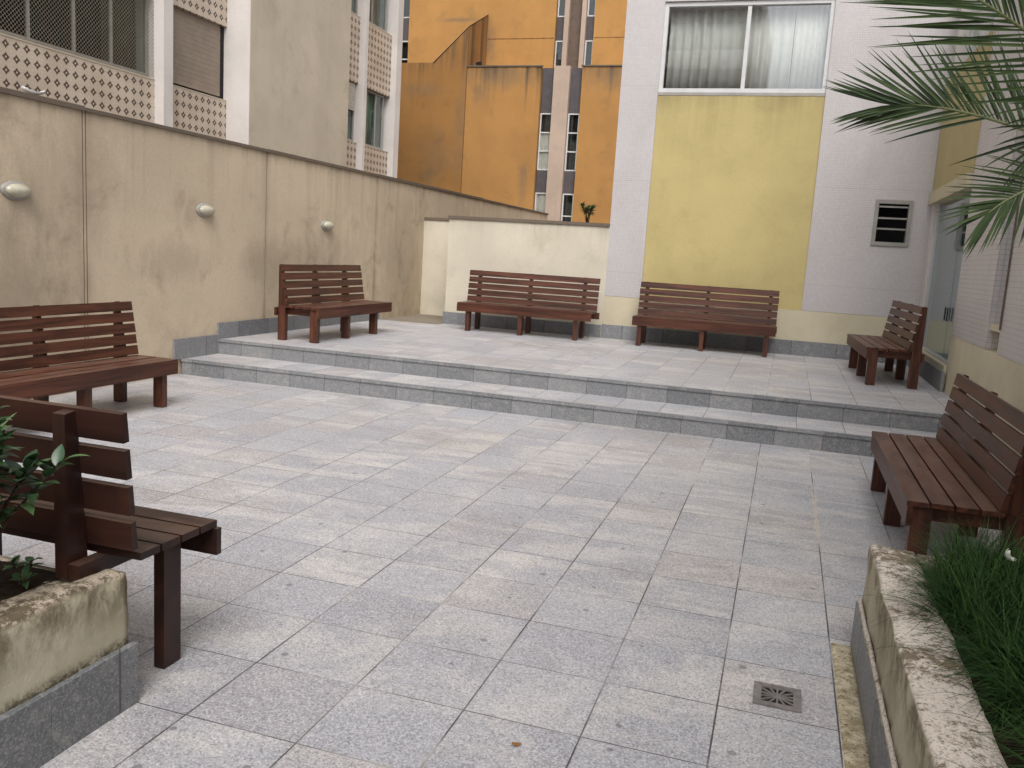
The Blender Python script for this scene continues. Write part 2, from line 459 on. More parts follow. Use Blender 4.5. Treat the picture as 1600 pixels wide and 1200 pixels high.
def weathered_mat():
    m = Mat('weathered_coping', 0.95, 0.15)
    p = m.pos()
    x, y, z = m.sep(p)
    n1 = m.noise(p, 16, 8, 0.8)
    n2 = m.noise(m.add(p, (7, 3, 1)), 60, 5, 0.8)
    col = m.mix(m.ramp(n1, 0.38, 0.62), lin((168, 152, 122)), lin((224, 212, 184)))
    col = m.mix(m.math('MULTIPLY', m.ramp(n2, 0.53, 0.62), 0.8), col, lin((84, 72, 54)))
    n3 = m.noise(m.add(p, (2, 9, 4)), 3.0, 5, 0.7)
    col = m.mix(m.math('MULTIPLY', m.ramp(n3, 0.56, 0.68), 0.7), col, lin((112, 98, 74)))
    m.color(col)
    m.bump(m.math('ADD', n1, n2), 0.6, 0.02)
    return m.m
WEATH = weathered_mat()

def planter_mat(name, lightc, darkc, thr, moss):
    m = Mat(name, 0.92, 0.2)
    p = m.pos()
    x, y, z = m.sep(p)
    col = m.mix(m.ramp(m.noise(p, 2.2, 6, 0.65), 0.3, 0.7), lin((164, 155, 132)), lin((198, 190, 168)))
    n2 = m.noise(m.scale(p, (1, 1, 0.5)), 9, 6, 0.72, 0.3)
    hi = m.ramp(z, 0.24, 0.42)
    lo = m.math('SUBTRACT', 1.0, m.ramp(m.math('ADD', z, m.math('MULTIPLY', m.noise(p, 30, 5, 0.7), -0.03)), 0.19, 0.232))
    g = m.math('MAXIMUM', hi, m.math('MULTIPLY', lo, 0.8))
    col = m.mix(m.math('MULTIPLY', m.math('MULTIPLY', g, m.ramp(n2, 0.40, 0.60)), 0.75), col, lin((98, 86, 64)))
    col = m.mix(m.math('MULTIPLY', m.math('MULTIPLY', lo, m.ramp(m.noise(p, 45, 5, 0.75), 0.40, 0.58)), moss), col, lin((74, 68, 44)))
    fl_ = m.ramp(m.math('ADD', m.noise(p, 14, 7, 0.75), m.math('MULTIPLY', m.math('SUBTRACT', z, 0.42), 1.6)), 0.50, 0.60)
    col = m.mix(m.math('MULTIPLY', fl_, 0.55), col, lin((112, 100, 78)))
    up = m.n('ShaderNodeNewGeometry')
    nz = m.sep(up.outputs['Normal'])[2]
    n1 = m.noise(p, 26, 8, 0.82)
    n3 = m.noise(m.add(p, (7, 3, 1)), 90, 5, 0.8)
    n4 = m.noise(m.add(p, (1, 6, 2)), 3.4, 4, 0.6)
    th = m.math('ADD', n1, m.math('MULTIPLY', m.math('SUBTRACT', n4, 0.5), 0.55))
    tcol = m.mix(m.ramp(th, thr, thr + 0.10), lin(darkc), lin(lightc))
    tcol = m.mix(m.math('MULTIPLY', m.ramp(n3, 0.52, 0.60), 0.6), tcol, lin((90, 78, 62)))
    col = m.mix(m.ramp(nz, 0.35, 0.7), col, tcol)
    m.color(col)
    m.bump(m.math('ADD', n1, m.math('MULTIPLY', n3, 0.6)), 0.5, 0.015)
    return m.m
PLM = planter_mat('planter_weathered_render', (226, 214, 202), (134, 120, 102), 0.40, 0.35)
PLD = planter_mat('planter_grimy_render', (198, 184, 164), (106, 94, 76), 0.45, 0.85)

# ------------------------------------------------------------------ mesh helpers
class MB:
    def __init__(s):
        s.bm = bmesh.new()
    def box(s, x0, x1, y0, y1, z0, z1, M=None):
        vs = [s.bm.verts.new((x, y, z)) for x in (x0, x1) for y in (y0, y1) for z in (z0, z1)]
        for f in ((0, 1, 3, 2), (4, 6, 7, 5), (0, 4, 5, 1), (2, 3, 7, 6), (0, 2, 6, 4), (1, 5, 7, 3)):
            s.bm.faces.new([vs[i] for i in f])
        if M is not None:
            for v in vs:
                v.co = M @ v.co
        return vs
    def hexa(s, pts):        # 8 points: bottom ring 4, top ring 4
        vs = [s.bm.verts.new(p) for p in pts]
        for f in ((3, 2, 1, 0), (4, 5, 6, 7), (0, 1, 5, 4), (1, 2, 6, 5), (2, 3, 7, 6), (3, 0, 4, 7)):
            s.bm.faces.new([vs[i] for i in f])
        return vs
    def prism(s, prof, x0, x1):      # profile of (y, z) extruded along x
        a = [s.bm.verts.new((x0, y, z)) for y, z in prof]
        b = [s.bm.verts.new((x1, y, z)) for y, z in prof]
        n = len(prof)
        s.bm.faces.new(a)
        s.bm.faces.new(b[::-1])
        for i in range(n):
            s.bm.faces.new((a[i], b[i], b[(i + 1) % n], a[(i + 1) % n]))
    def tube(s, pts, rads, seg=8):
        rings = []
        for i, p in enumerate(pts):
            p = Vector(p)
            t = Vector(pts[min(i + 1, len(pts) - 1)]) - Vector(pts[max(i - 1, 0)])
            t.normalize()
            a = t.cross(Vector((0, 0, 1)))
            if a.length < 1e-3:
                a = t.cross(Vector((1, 0, 0)))
            a.normalize()
            b = t.cross(a)
            r = rads[i] if isinstance(rads, (list, tuple)) else rads
            rings.append([s.bm.verts.new(p + r * (math.cos(2 * math.pi * k / seg) * a + math.sin(2 * math.pi * k / seg) * b)) for k in range(seg)])
        for i in range(len(rings) - 1):
            for k in range(seg):
                s.bm.faces.new((rings[i][k], rings[i][(k + 1) % seg], rings[i + 1][(k + 1) % seg], rings[i + 1][k]))
        s.bm.faces.new(rings[0][::-1])
        s.bm.faces.new(rings[-1])
    def rod(s, a, b, r):             # thin square rod
        a, b = Vector(a), Vector(b)
        t = (b - a).normalized()
        u = t.cross(Vector((0.3, 0.2, 0.9)))
        u.normalize()
        v = t.cross(u)
        q = [s.bm.verts.new(p + r * (i * u + j * v)) for p in (a, b) for i, j in ((1, 1), (-1, 1), (-1, -1), (1, -1))]
        for k in range(4):
            s.bm.faces.new((q[k], q[(k + 1) % 4], q[4 + (k + 1) % 4], q[4 + k]))
    def bevel(s, w=0.004, seg=2):
        es = [e for e in s.bm.edges if len(e.link_faces) == 2 and e.calc_face_angle(0) > 0.5]
        bmesh.ops.bevel(s.bm, geom=es, offset=w, segments=seg, affect='EDGES', profile=0.5)
        return s
    def build(s, name, mat, parent=None, smooth=False):
        bmesh.ops.recalc_face_normals(s.bm, faces=s.bm.faces)
        me = bpy.data.meshes.new(name)
        s.bm.to_mesh(me)
        s.bm.free()
        me.materials.append(mat)
        if smooth:
            for p in me.polygons:
                p.use_smooth = True
        o = bpy.data.objects.new(name, me)
        COL.objects.link(o)
        if parent is not None:
            o.parent = parent
        return o

def box(name, mat, parent, *b, bev=0.0):
    m = MB()
    m.box(*b)
    if bev:
        m.bevel(bev)
    return m.build(name, mat, parent)

def tag(o, label=None, cat=None, group=None, kind=None):
    if label: o['label'] = label
    if cat: o['category'] = cat
    if group: o['group'] = group
    if kind: o['kind'] = kind
    return o

def empty(name, loc, label, cat, group=None, rz=0.0):
    o = bpy.data.objects.new(name, None)
    o.empty_display_size = 0.2
    COL.objects.link(o)
    o.location = loc
    o.rotation_euler = (0, 0, rz)
    return tag(o, label, cat, group)

def root0(name, label, cat, group=None):       # parts of these are modelled in world coordinates
    return empty(name, (0, 0, 0), label, cat, group)

# ------------------------------------------------------------------ the setting: ground, terraces, steps
tag(box('ground', CONC, None, -150, 150, -150, 150, -1.0, -0.06), kind='structure')
tag(box('lower_terrace', GF1, None, -6.13, 1.70, -5.0, 7.70, -0.06, 0.0), kind='structure')

def stair(name, y0, y1, z0, z1, top, x0=-6.11, x1=1.70):
    m = MB()
    m.box(x0, x1, y0, y1, z0, z1)
    o = m.build(name, GR)
    o.data.materials.append(top)
    for p in o.data.polygons:
        if p.normal.z > 0.5:
            p.material_index = 1
    return tag(o, kind='structure')
stair('step', 7.70, 8.32, -0.05, 0.165, GF3)
stair('upper_terrace', 8.32, 12.70, -0.05, 0.33, GF2)
# thin rounded granite nosings of the two steps
for y0, z1 in ((7.70, 0.165), (8.32, 0.33)):
    m = MB()
    m.box(-6.11, 1.70, y0 - 0.012, y0 + 0.03, z1 - 0.026, z1 + 0.0035)
    m.bevel(0.006, 2)
    tag(m.build('step_nosing', GR), kind='structure')
tag(box('bare_strip', CONC, None, -6.13, -5.12, 12.40, 14.05, 0.10, 0.334), kind='structure')

# ------------------------------------------------------------------ left boundary wall
lw = root0('boundary_wall', 'long stained beige rendered wall along the left side of the terrace with vertical joints', 'wall')
m = MB()
for a, b in ((-5.0, 6.375), (6.425, 9.250), (9.262, 12.200), (12.212, 22.0)):
    m.box(-6.33, -6.13, a, b, -0.3, 2.52)
m.box(-6.33, -6.13, 6.388, 6.412, -0.3, 2.52)
m.build('wall_panel', LW, lw)
m = MB()
for a, b in ((6.3751, 6.3879), (6.4121, 6.4249), (9.2501, 9.2619), (12.2001, 12.2119)):
    m.box(-6.32, -6.1335, a, b, -0.3, 2.519)
m.build('joint_sealant', SEAL, lw)
m = MB()
for k, (a, b) in enumerate(((-5.0, 0.8), (0.81, 3.6), (3.61, 6.39), (6.40, 9.25), (9.26, 12.2), (12.21, 17), (17.01, 22.0))):
    m.box(-6.37, -6.105, a, b, 2.521, 2.553 + 0.005 * ((k * 7) % 3))
m.bevel(0.008, 1)
m.build('coping', CP, lw)
m = MB()
m.box(-6.1298, -6.105, 7.58, 8.318, 0.166, 0.385)
m.box(-6.1298, -6.105, 8.322, 12.40, 0.331, 0.515)
m.build('skirting', GS, lw)
box('skirting', GS, lw, -6.1298, -6.105, -4.9, 1.0, 0.001, 0.19)

# ------------------------------------------------------------------ cream back wall
cw = root0('courtyard_wall', 'low cream wall with dark coping at the back of the upper terrace', 'wall')
m = MB()
m.box(-5.12, -2.58, 12.70, 12.88, -0.2, 1.97)
m.box(-5.12, -4.94, 12.881, 14.04, -0.2, 1.97)
m.box(-6.13, -4.94, 14.05, 14.22, -0.2, 1.975)
m.build('wall_panel', BW, cw)
m = MB()
m.box(-5.135, -2.58, 12.675, 12.90, 1.971, 2.015)
m.box(-6.125, -4.93, 14.03, 14.24, 1.976, 2.02)
m.bevel(0.008, 1)
m.build('coping', CP, cw)
box('skirting', GS, cw, -5.14, -2.60, 12.672, 12.699, 0.331, 0.52)

# ------------------------------------------------------------------ right apartment building (mosaic, yellow panel, glass door)
rb = root0('apartment_building', 'pale lavender mosaic apartment block with yellow panel and glass door at the right', 'building')
X0, X1, YF = -2.58, 1.70, 12.70
m = MB()
# front facade with real openings: window x -2.02..0.21 z 3.86..5.35, yellow panel below, louvre x 1.0..1.47 z 1.9..2.51
TOP = 5.7
m.box(X0, -2.04, YF, YF + 0.35, 0.96, TOP)
m.box(0.215, 1.0, YF, YF + 0.35, 0.96, TOP)
m.box(1.47, 1.70, YF, YF + 0.35, 0.96, TOP)
m.box(1.0, 1.47, YF, YF + 0.35, 0.96, 1.905)
m.box(1.0, 1.47, YF, YF + 0.35, 2.51, TOP)
m.box(-2.04, 0.215, YF, YF + 0.35, 5.10, TOP)
m.box(X0, X0 + 0.35, YF + 0.351, 20.0, 0.0, TOP)
m.build('wall', MOS, rb)
m = MB()
m.box(-2.04, 0.215, YF + 0.02, YF + 0.33, 0.96, 3.84)
m.build('yellow_panel', YEL, rb)
m = MB()
m.box(X0 - 0.004, 1.70, YF - 0.006, YF + 0.36, 0.30, 0.957)
m.build('base_band', CREAM, rb)
m = MB()
m.box(X0, 1.66, YF - 0.03, YF - 0.0065, 0.331, 0.535)
m.build('skirting', GS, rb)
# interior shells so that nothing shows through the panes
box('interior', DIM, rb, -2.3, 0.5, YF + 1.6, YF + 1.65, 3.0, 5.6)
box('interior', DARK, rb, 0.9, 1.6, YF + 0.30, YF + 0.34, 1.8, 2.6)

def sliding_window(parent, x0, x1, y, z0, z1, mid, fr=0.055):
    wf = MB()
    wf.box(x0, x1, y - 0.02, y + 0.06, z0, z0 + fr)
    wf.box(x0, x1, y - 0.02, y + 0.06, z1 - fr, z1)
    wf.box(x0, x0 + fr, y - 0.0195, y + 0.0595, z0 + fr, z1 - fr)
    wf.box(x1 - fr, x1, y - 0.0195, y + 0.0595, z0 + fr, z1 - fr)
    wf.box(mid - 0.026, mid + 0.026, y - 0.005, y + 0.045, z0 + fr, z1 - fr)
    wf.bevel(0.005, 1)
    win = wf.build('window', ALU, parent)
    s = MB()
    s.box(x0 + 0.002, x1 - 0.002, y - 0.035, y + 0.10, z0 - 0.043, z0 - 0.002)
    s.bevel(0.004, 1)
    s.build('sill', ALU_G, win)
    for a, b, dy in ((x0 + fr, mid - 0.026, 0.012), (mid + 0.026, x1 - fr, 0.026)):
        g = MB()
        g.box(a, b, y + dy, y + dy + 0.006, z0 + fr, z1 - fr)
        g.build('pane', GLASS, win)
    return win

def curtain(parent, pts, z0, z1, mat, amp=0.035, wl=0.11, axis='x', name='curtain'):
    """pleated cloth sheet along a straight line a..b at depth d"""
    a, b, d = pts
    mm = MB()
    n = int((b - a) / 0.012)
    cols = []
    for i in range(n + 1):
        t = a + (b - a) * i / n
        ph = t / wl * 2 * math.pi + 1.3 * math.sin(t * 3.1)
        e = d + amp * math.sin(ph) * (0.7 + 0.3 * math.sin(t * 7.3))
        row = []
        for zz in (z0, (z0 + z1) / 2, z1):
            row.append(mm.bm.verts.new((t, e, zz) if axis == 'x' else (e, t, zz)))
        cols.append(row)
    for i in range(n):
        for k in (0, 1):
            mm.bm.faces.new((cols[i][k], cols[i + 1][k], cols[i + 1][k + 1], cols[i][k + 1]))
    o = mm.build(name, mat, parent, True)
    sol = o.modifiers.new('thickness', 'SOLIDIFY')
    sol.thickness = 0.004
    return o

wwin = sliding_window(rb, -2.04, 0.215, YF + 0.05, 3.885, 5.095, -0.885)
curtain(wwin, (-1.97, -0.28, YF + 0.22), 3.95, 5.04, CURT, 0.03, 0.13)
curtain(wwin, (-0.27, 0.15, YF + 0.20), 3.95, 5.04, CURT, 0.022, 0.075)

# louvre window beside the corner
m = MB()
for a in ((1.0, 1.47, 1.905, 1.955), (1.0, 1.47, 2.46, 2.51), (1.0, 1.05, 1.955, 2.46), (1.42, 1.47, 1.955, 2.46)):
    m.box(a[0], a[1], YF - 0.02, YF + 0.10, a[2], a[3])
m.bevel(0.004, 1)
lv = m.build('louvre_window', ALU_G, rb)
for z in (2.02, 2.16, 2.31):
    M_ = Matrix.Translation((1.235, YF + 0.06, z + 0.108)) @ Matrix.Rotation(R(80), 4, 'X')
    m = MB()
    m.box(-0.175, 0.175, -0.006, 0.006, -0.075, 0.075, M_)
    m.build('slat', GLASS_D, lv)
    m = MB()
    m.box(1.055, 1.415, YF - 0.025, YF - 0.005, z + 0.098, z + 0.118)
    m.build('slat_rail', ALU_G, lv)

# right wing: face towards -x at x = 1.70
m = MB()
XR = 1.70
for (a, b) in ((8.46, 10.10), (5.2, 7.98), (-5.0, 4.2)):
    m.box(XR, XR + 0.4, a, b, 0.93, TOP)
m.build('wall', MOS2, rb)
m = MB()
m.box(XR - 0.004, XR + 0.4, -5.0, 10.10, -0.06, 0.927)
m.build('base_band', CREAM, rb)
m = MB()
m.box(XR + 0.0005, XR + 0.4, 12.45, 12.698, 0.30, 2.459)
m.build('corner_pilaster', WHITEP, rb)
box('corner_pilaster', WHITEP, rb, XR + 0.0005, XR + 0.4, 12.45, 12.698, 4.002, TOP)
for (a, b, z0, z1) in ((10.101, 12.66, 2.62, 4.0), (7.981, 8.459, 0.928, 1.10), (7.981, 8.459, 2.62, 4.0), (4.201, 5.199, 0.928, 1.10), (4.201, 5.199, 2.62, 4.0)):
    box('yellow_panel', YEL2, rb, XR + (0.10 if a < 9 else -0.03), XR + 0.38, a, b, z0, z1)
m = MB()
m.box(XR - 0.06, XR + 0.4, 10.1005, 12.665, 2.46, 2.615)
m.build('lintel', CREAM, rb)
for (a, b) in ((10.101, 12.449), (7.981, 8.459), (4.201, 5.199)):
    for z0, z1 in ((4.06, 5.38),) + (() if a > 9 else ((1.16, 2.60),)):
        f = MB()
        x = XR + 0.14
        f.box(x, x + 0.06, a, b, z0, z0 + 0.05)
        f.box(x, x + 0.06, a, b, z1 - 0.05, z1)
        f.box(x, x + 0.06, a, a + 0.05, z0 + 0.05, z1 - 0.05)
        f.box(x, x + 0.06, b - 0.05, b, z0 + 0.05, z1 - 0.05)
        f.box(x, x + 0.05, (a + b) / 2 - 0.025, (a + b) / 2 + 0.025, z0 + 0.05, z1 - 0.05)
        wv = f.build('window', ALU, rb)
        g = MB()
        g.box(x + 0.02, x + 0.026, a + 0.05, b - 0.05, z0 + 0.05, z1 - 0.05)
        g.build('pane', GLASS, wv)
        s = MB()
        s.box(XR + 0.02, x + 0.06, a, b, z0 - 0.058, z0 - 0.002)
        s.build('sill', CREAM, wv)
        curtain(wv, (a + 0.06, b - 0.06, x + 0.14), z0 + 0.06, z1 - 0.06, CURT, 0.02, 0.1, 'y')
box('interior', DIM, rb, XR + 0.9, XR + 0.95, -4, 9.9, 0, TOP)
# glass door on its ledge
m = MB()
m.box(XR - 0.03, XR + 0.42, 10.101, 12.449, 0.30, 0.60)
dl = m.build('door_ledge', CREAM, rb)
box('skirting', GS, rb, XR - 0.055, XR - 0.031, 10.0, 12.65, 0.331, 0.545)
m = MB()
for a in ((12.38, 12.449, 0.602, 2.459), (10.101, 10.15, 0.602, 2.459)):
    m.box(XR + 0.03, XR + 0.10, a[0], a[1], a[2], a[3])
m.box(XR + 0.03, XR + 0.10, 10.15, 12.38, 0.602, 0.63)
m.bevel(0.004, 1)
gd = m.build('glass_door', ALU, rb)
for a, b in ((10.16, 10.77), (10.782, 12.37)):
    g = MB()
    g.box(XR + 0.055, XR + 0.065, a, b, 0.635, 2.455)
    g.build('pane', GLASS_DOOR, gd)
for yy in (10.70, 10.85):
    g = MB()
    g.tube([(XR + 0.03, yy, 1.05), (XR + 0.03, yy, 1.20)], 0.008, 8)
    g.build('handle', DARK, gd)
for q in ((XR + 2.2, XR + 2.3, 8.0, 15.0, 0.2, 3.0), (XR + 0.4, XR + 2.2, 12.46, 12.56, 0.2, 3.0), (XR + 0.4, XR + 2.2, 9.9, 10.0, 0.2, 3.0)):
    box('inner_wall', ROOM_LT, rb, *q)
box('inner_ceiling', ROOM_LT, rb, XR + 0.41, XR + 2.2, 10.0, 12.46, 2.62, 2.7)
box('inner_floor', CREAM, rb, XR + 0.43, XR + 2.2, 10.0, 12.46, 0.50, 0.55)
# cable and its stain on the second pier
m = MB()
m.tube([(XR - 0.010, 7.955, 2.62), (XR - 0.010, 7.95, 1.13)], 0.008, 6)
m.build('downpipe', BROWN, rb)

# ------------------------------------------------------------------ left apartment block behind the wall
lb = root0('apartment_building', 'beige apartment block with diamond patterned tile spandrels behind the left wall', 'building')
XA, XP = -10.0, -9.52
LT = 9.5
m = MB()
m.box(XP - 1.0, XP, 13.80, 17.42, -0.06, LT)
m.build('wall', LB, lb)
m = MB()   # the end of the projecting bay, whiter than its long side
m.box(XP - 1.0, XP - 0.002, 13.785, 13.799, -0.06, LT)
m.build('bay_end', LBW, lb)
def fin(y0, y1, x1, z0=-0.06, z1=LT, x0=-10.6):
    m = MB()
    m.box(x0, x1, y0, y1, z0, z1)
    m.bevel(0.01, 1)
    m.build('pilaster', LBW, lb)
fin(11.92, 12.14, -9.82)
fin(18.56, 18.70, -9.75)
fin(20.22, 20.50, -9.75)
fin(7.2, 7.5, -9.82)
def spandrel(y0, y1, z0, z1, x=XA):
    m = MB()
    m.box(x - 0.18, x, y0, y1, z0, z1)
    m.build('tile_spandrel', TILES, lb)
    m = MB()
    m.box(x - 0.18, x + 0.008, y0, y1, z1, z1 + 0.02)
    m.build('window_ledge', LB, lb)
for z0, z1 in ((-0.06, 3.88), (5.16, 6.65), (7.95, 9.4)):
    spandrel(7.501, 11.919, z0, z1)
    spandrel(12.141, 13.784, z0, z1)
for z0, z1 in ((-0.06, 3.78), (5.12, 6.56), (7.9, 9.35)):
    spandrel(17.43, 18.559, z0, z1, -9.9)
    spandrel(18.701, 20.219, z0, z1, -9.9)
m = MB()
m.box(-16.0, -10.61, 5.0, 20.5, -0.06, LT)
m.box(-10.6, -10.02, 5.0, 7.199, -0.06, LT)
m.build('wall', DIM, lb)

def fwin(parent, x, y0, y1, z0, z1, mulls, back, gl=GLASS_D, fr=ALU_G, fw=0.04):
    f = MB()
    f.box(x - 0.06, x, y0, y1, z0, z0 + fw)
    f.box(x - 0.06, x, y0, y1, z1 - fw, z1)
    f.box(x - 0.06, x, y0, y0 + fw, z0 + fw, z1 - fw)
    f.box(x - 0.06, x, y1 - fw, y1, z0 + fw, z1 - fw)
    for q in mulls:
        f.box(x - 0.055, x - 0.005, q - 0.017, q + 0.017, z0 + fw, z1 - fw)
    wv = f.build('window', fr, parent)
    g = MB()
    g.box(x - 0.036, x - 0.03, y0 + fw, y1 - fw, z0 + fw, z1 - fw)
    g.build('pane', gl, wv)
    if back is not None:
        b = MB()
        b.box(x - 0.44, x - 0.42, y0, y1, z0, z1)
        b.build('interior', back, wv)
    return wv
# big netted window
w1 = fwin(lb, XA - 0.10, 7.501, 11.90, 3.93, 5.15, (9.61, 10.40, 11.12), DARK, GLASS_N)
curtain(w1, (11.15, 11.88, XA - 0.32), 3.97, 5.1, plain('olive_curtain', (92, 86, 62), 0.9), 0.03, 0.14, 'y')
m = MB()
y0, y1, z0, z1 = 8.4, 11.95, 3.915, 5.15
st = 0.062
k = y0 - (z1 - z0)
while k < y1:
    for sgn in (1, -1):
        # line y = k + t (sgn 1) or y = k + H - t, z = z0 + t
        H = z1 - z0
        t0, t1 = 0.0, H
        ya = lambda t: k + t if sgn > 0 else k + H - t
        # clip to [y0, y1]
        ts = [0.0, H]
        for lim in (y0, y1):
            tt = (lim - k) if sgn > 0 else (k + H - lim)
            if 0 < tt < H: ts.append(tt)
        ts.sort()
        seg = [(ts[i], ts[i + 1]) for i in range(len(ts) - 1) if y0 - 1e-6 <= ya((ts[i] + ts[i + 1]) / 2) <= y1 + 1e-6]
        for a, b in seg:
            m.rod((XA - 0.01, ya(a), z0 + a), (XA - 0.01, ya(b), z0 + b), 0.0017)
    k += st
m.build('safety_net', NET, w1)
# shuttered window next to it
f = MB()
for i in range(31):
    zz = 3.95 + i * 0.04
    f.prism([(12.141, zz), (12.141, zz + 0.0395), (13.70, zz + 0.0395), (13.70, zz)], XA - 0.10, XA - 0.075 - (i % 2) * 0.002)
sh = f.build('roller_shutter', SHUT, lb)
box('guide_rail', DARK, sh, XA - 0.11, XA - 0.06, 13.701, 13.78, 3.92, 5.15)
# far windows
w2 = fwin(lb, -9.98, 17.43, 18.555, 3.82, 5.11, (18.0,), DARK)
f = MB()
for i in range(16):
    zz = 4.50 + i * 0.038
    f.prism([(17.43, zz), (17.43, zz + 0.036), (18.50, zz + 0.036), (18.50, zz)], -9.965, -9.945 - (i % 2) * 0.005)
f.build('roller_shutter', SHUT2, w2)
w3 = fwin(lb, -9.98, 18.705, 20.05, 3.82, 5.11, (19.65,), DIM)
curtain(w3, (18.76, 19.62, -10.08), 3.87, 5.06, CURTG, 0.025, 0.12, 'y')
w4 = fwin(lb, -9.98, 18.705, 20.05, 6.61, 7.89, (19.3,), DIM)
curtain(w4, (18.76, 19.28, -10.08), 6.66, 7.85, CURTG, 0.025, 0.12, 'y')
w5 = fwin(lb, -9.98, 17.43, 18.555, 6.61, 7.89, (18.1,), DARK)

# ------------------------------------------------------------------ orange building at the back
ob = root0('office_building', 'tall orange rendered building with slit windows and a sloping buttress behind the back wall', 'building')
YO, YU = 25.0, 26.6
OT = 16.0
m = MB()
for a, b in ((-9.74, -7.44), (-6.22, -1.0)):
    m.box(a, b, YO, YU - 0.01, -0.06, 6.86)
m.box(-7.44, -6.22, YO + 0.5, YU - 0.01, -0.06, 6.86)
m.build('lower_wall', ORG, ob)
m = MB()
m.box(-9.75, -7.40, YO - 0.03, YO + 0.02, 6.862, 6.90)
m.box(-6.26, -1.0, YO - 0.03, YO + 0.02, 6.862, 6.90)
m.bevel(0.01, 1)
m.build('parapet_edge', CP, ob)
m = MB()
for a, b in ((-12.45, -7.57), (-6.36, -1.0)):
    m.box(a, b, YU, YU + 4, -0.06, OT)
m.box(-20.0, -12.9, YU, YU + 4, -0.06, OT)
m.box(-7.57, -6.36, YU + 0.5, YU + 4, -0.06, OT)
m.box(-12.9, -12.45, YU + 0.5, YU + 4, -0.06, OT)
m.build('upper_wall', ORG_U, ob)
# faint day joints of the upper wall
m = MB()
for z in (8.03, 9.35):
    m.box(-9.95, -7.6, YU - 0.008, YU - 0.001, z, z + 0.02)
    m.box(-6.34, -1.0, YU - 0.008, YU - 0.001, z, z + 0.02)
m.build('string_course', ORG_B, ob)
# buttress: sloping top, slightly in front
m = MB()
zt = lambda x: 6.98 + (x + 10.79) * (7.95 - 6.98) / (10.79 - 9.75)
YB = 24.96
m.hexa([(-10.79, YB, -0.06), (-9.75, YB, -0.06), (-9.75, YU - 0.01, -0.06), (-10.79, YU - 0.01, -0.06),
        (-10.79, YB, 6.98), (-9.75, YB, 7.97), (-9.75, YU - 0.01, 8.74), (-10.79, YU - 0.01, 7.35)])
m.box(-20, -10.791, YB, YU - 0.01, -0.06, 6.98)
m.build('buttress', ORG_B, ob)
m = MB()
m.hexa([(-10.83, YB - 0.02, 6.965), (-9.745, YB - 0.02, 7.985), (-9.745, YU - 0.02, 8.755), (-10.83, YU - 0.02, 7.36),
        (-10.83, YB - 0.02, 6.985), (-9.735, YB - 0.02, 8.005), (-9.735, YU - 0.02, 8.775), (-10.83, YU - 0.02, 7.38)])
m.build('buttress_coping', CP, ob)
def slit(xa, xb, y, rows, zlo, zhi, blinds=()):
    """one vertical strip of panes and dark spandrels, set back in the wall"""
    for z0, z1, n in rows:
        f = MB()
        fw = 0.035
        f.box(xa, xa + fw, y, y + 0.06, z0, z1)
        f.box(xb - fw, xb, y, y + 0.06, z0, z1)
        for k in range(n + 1):
            zz = z0 + (z1 - z0 - fw) * k / n
            f.box(xa + fw, xb - fw, y, y + 0.06, zz, zz + fw)
        wv = f.build('window', ALU, ob)
        for k in range(n):
            za = z0 + (z1 - z0 - fw) * k / n + fw
            zb = z0 + (z1 - z0 - fw) * (k + 1) / n
            g = MB()
            g.box(xa + fw, xb - fw, y + 0.03, y + 0.036, za, zb)
            g.build('pane', GLASS if (z0, k) in blinds else GLASS_D, wv)
            b = MB()
            yb_ = y + (0.05 if (z0, k) in blinds else 0.12)
            b.box(xa + fw, xb - fw, yb_, yb_ + 0.02, za - fw / 2, zb + fw / 2)
            b.build('interior', ROOM_LT if (z0, k) in blinds else DIM, wv)
    zs = [zlo] + [v for r_ in rows for v in r_[:2]] + [zhi]
    for i in range(0, len(zs), 2):
        if zs[i + 1] - zs[i] > 0.02:
            box('spandrel', DKGREY, ob, xa, xb, y + 0.005, y + 0.07, zs[i] + 0.001, zs[i + 1] - 0.001)
BLINDS = ((3.95, 0), (3.95, 1), (2.0, 0), (2.0, 1))  # panes with a pale blind close behind
slit(-7.42, -7.06, YO + 0.12, ((2.0, 3.30, 2), (3.95, 5.58, 3)), -0.06, 6.85, BLINDS)
slit(-6.58, -6.24, YO + 0.12, ((2.0, 3.30, 2), (3.95, 5.58, 3)), -0.06, 6.85)
m = MB()
m.box(-7.055, -6.585, YO - 0.02, YO + 0.4, -0.06, 6.88)
m.bevel(0.01, 1)
m.build('pier', PINKP, ob)
URows = ((6.2, 7.99, 2), (8.68, 10.4, 2), (11.1, 12.8, 2))
slit(-7.555, -7.30, YU + 0.12, URows, 5.0, OT)
slit(-6.62, -6.37, YU + 0.12, URows, 5.0, OT)
m = MB()
m.box(-7.295, -7.15, YU - 0.02, YU + 0.4, 5, OT)
m.box(-6.76, -6.625, YU - 0.02, YU + 0.4, 5, OT)
m.build('pier', PINKP, ob)
box('recess', BROWN, ob, -7.149, -6.761, YU + 0.14, YU + 0.4, 5, OT)
slit(-12.88, -12.47, YU + 0.12, ((6.9, 8.05, 2), (8.75, 10.4, 2)), 5.0, OT)
# small floodlight on the ledge
fl = empty('floodlight', (-9.50, 25.35, 6.90), 'tiny black floodlight standing on the orange ledge', 'lamp')
m = MB()
m.box(-0.03, 0.03, -0.03, 0.03, 0.0, 0.09)
m.bevel(0.005)
m.build('bracket', ALU, fl)
m = MB()
m.hexa([(-0.13, -0.10, 0.09), (0.13, -0.10, 0.11), (0.13, 0.06, 0.11), (-0.13, 0.06, 0.09),
        (-0.17, -0.12, 0.24), (0.10, -0.12, 0.30), (0.10, 0.06, 0.30), (-0.17, 0.06, 0.24)])
m.bevel(0.012)
m.build('lamp_head', DARK, fl)
fl.scale = (0.6, 0.6, 0.6)

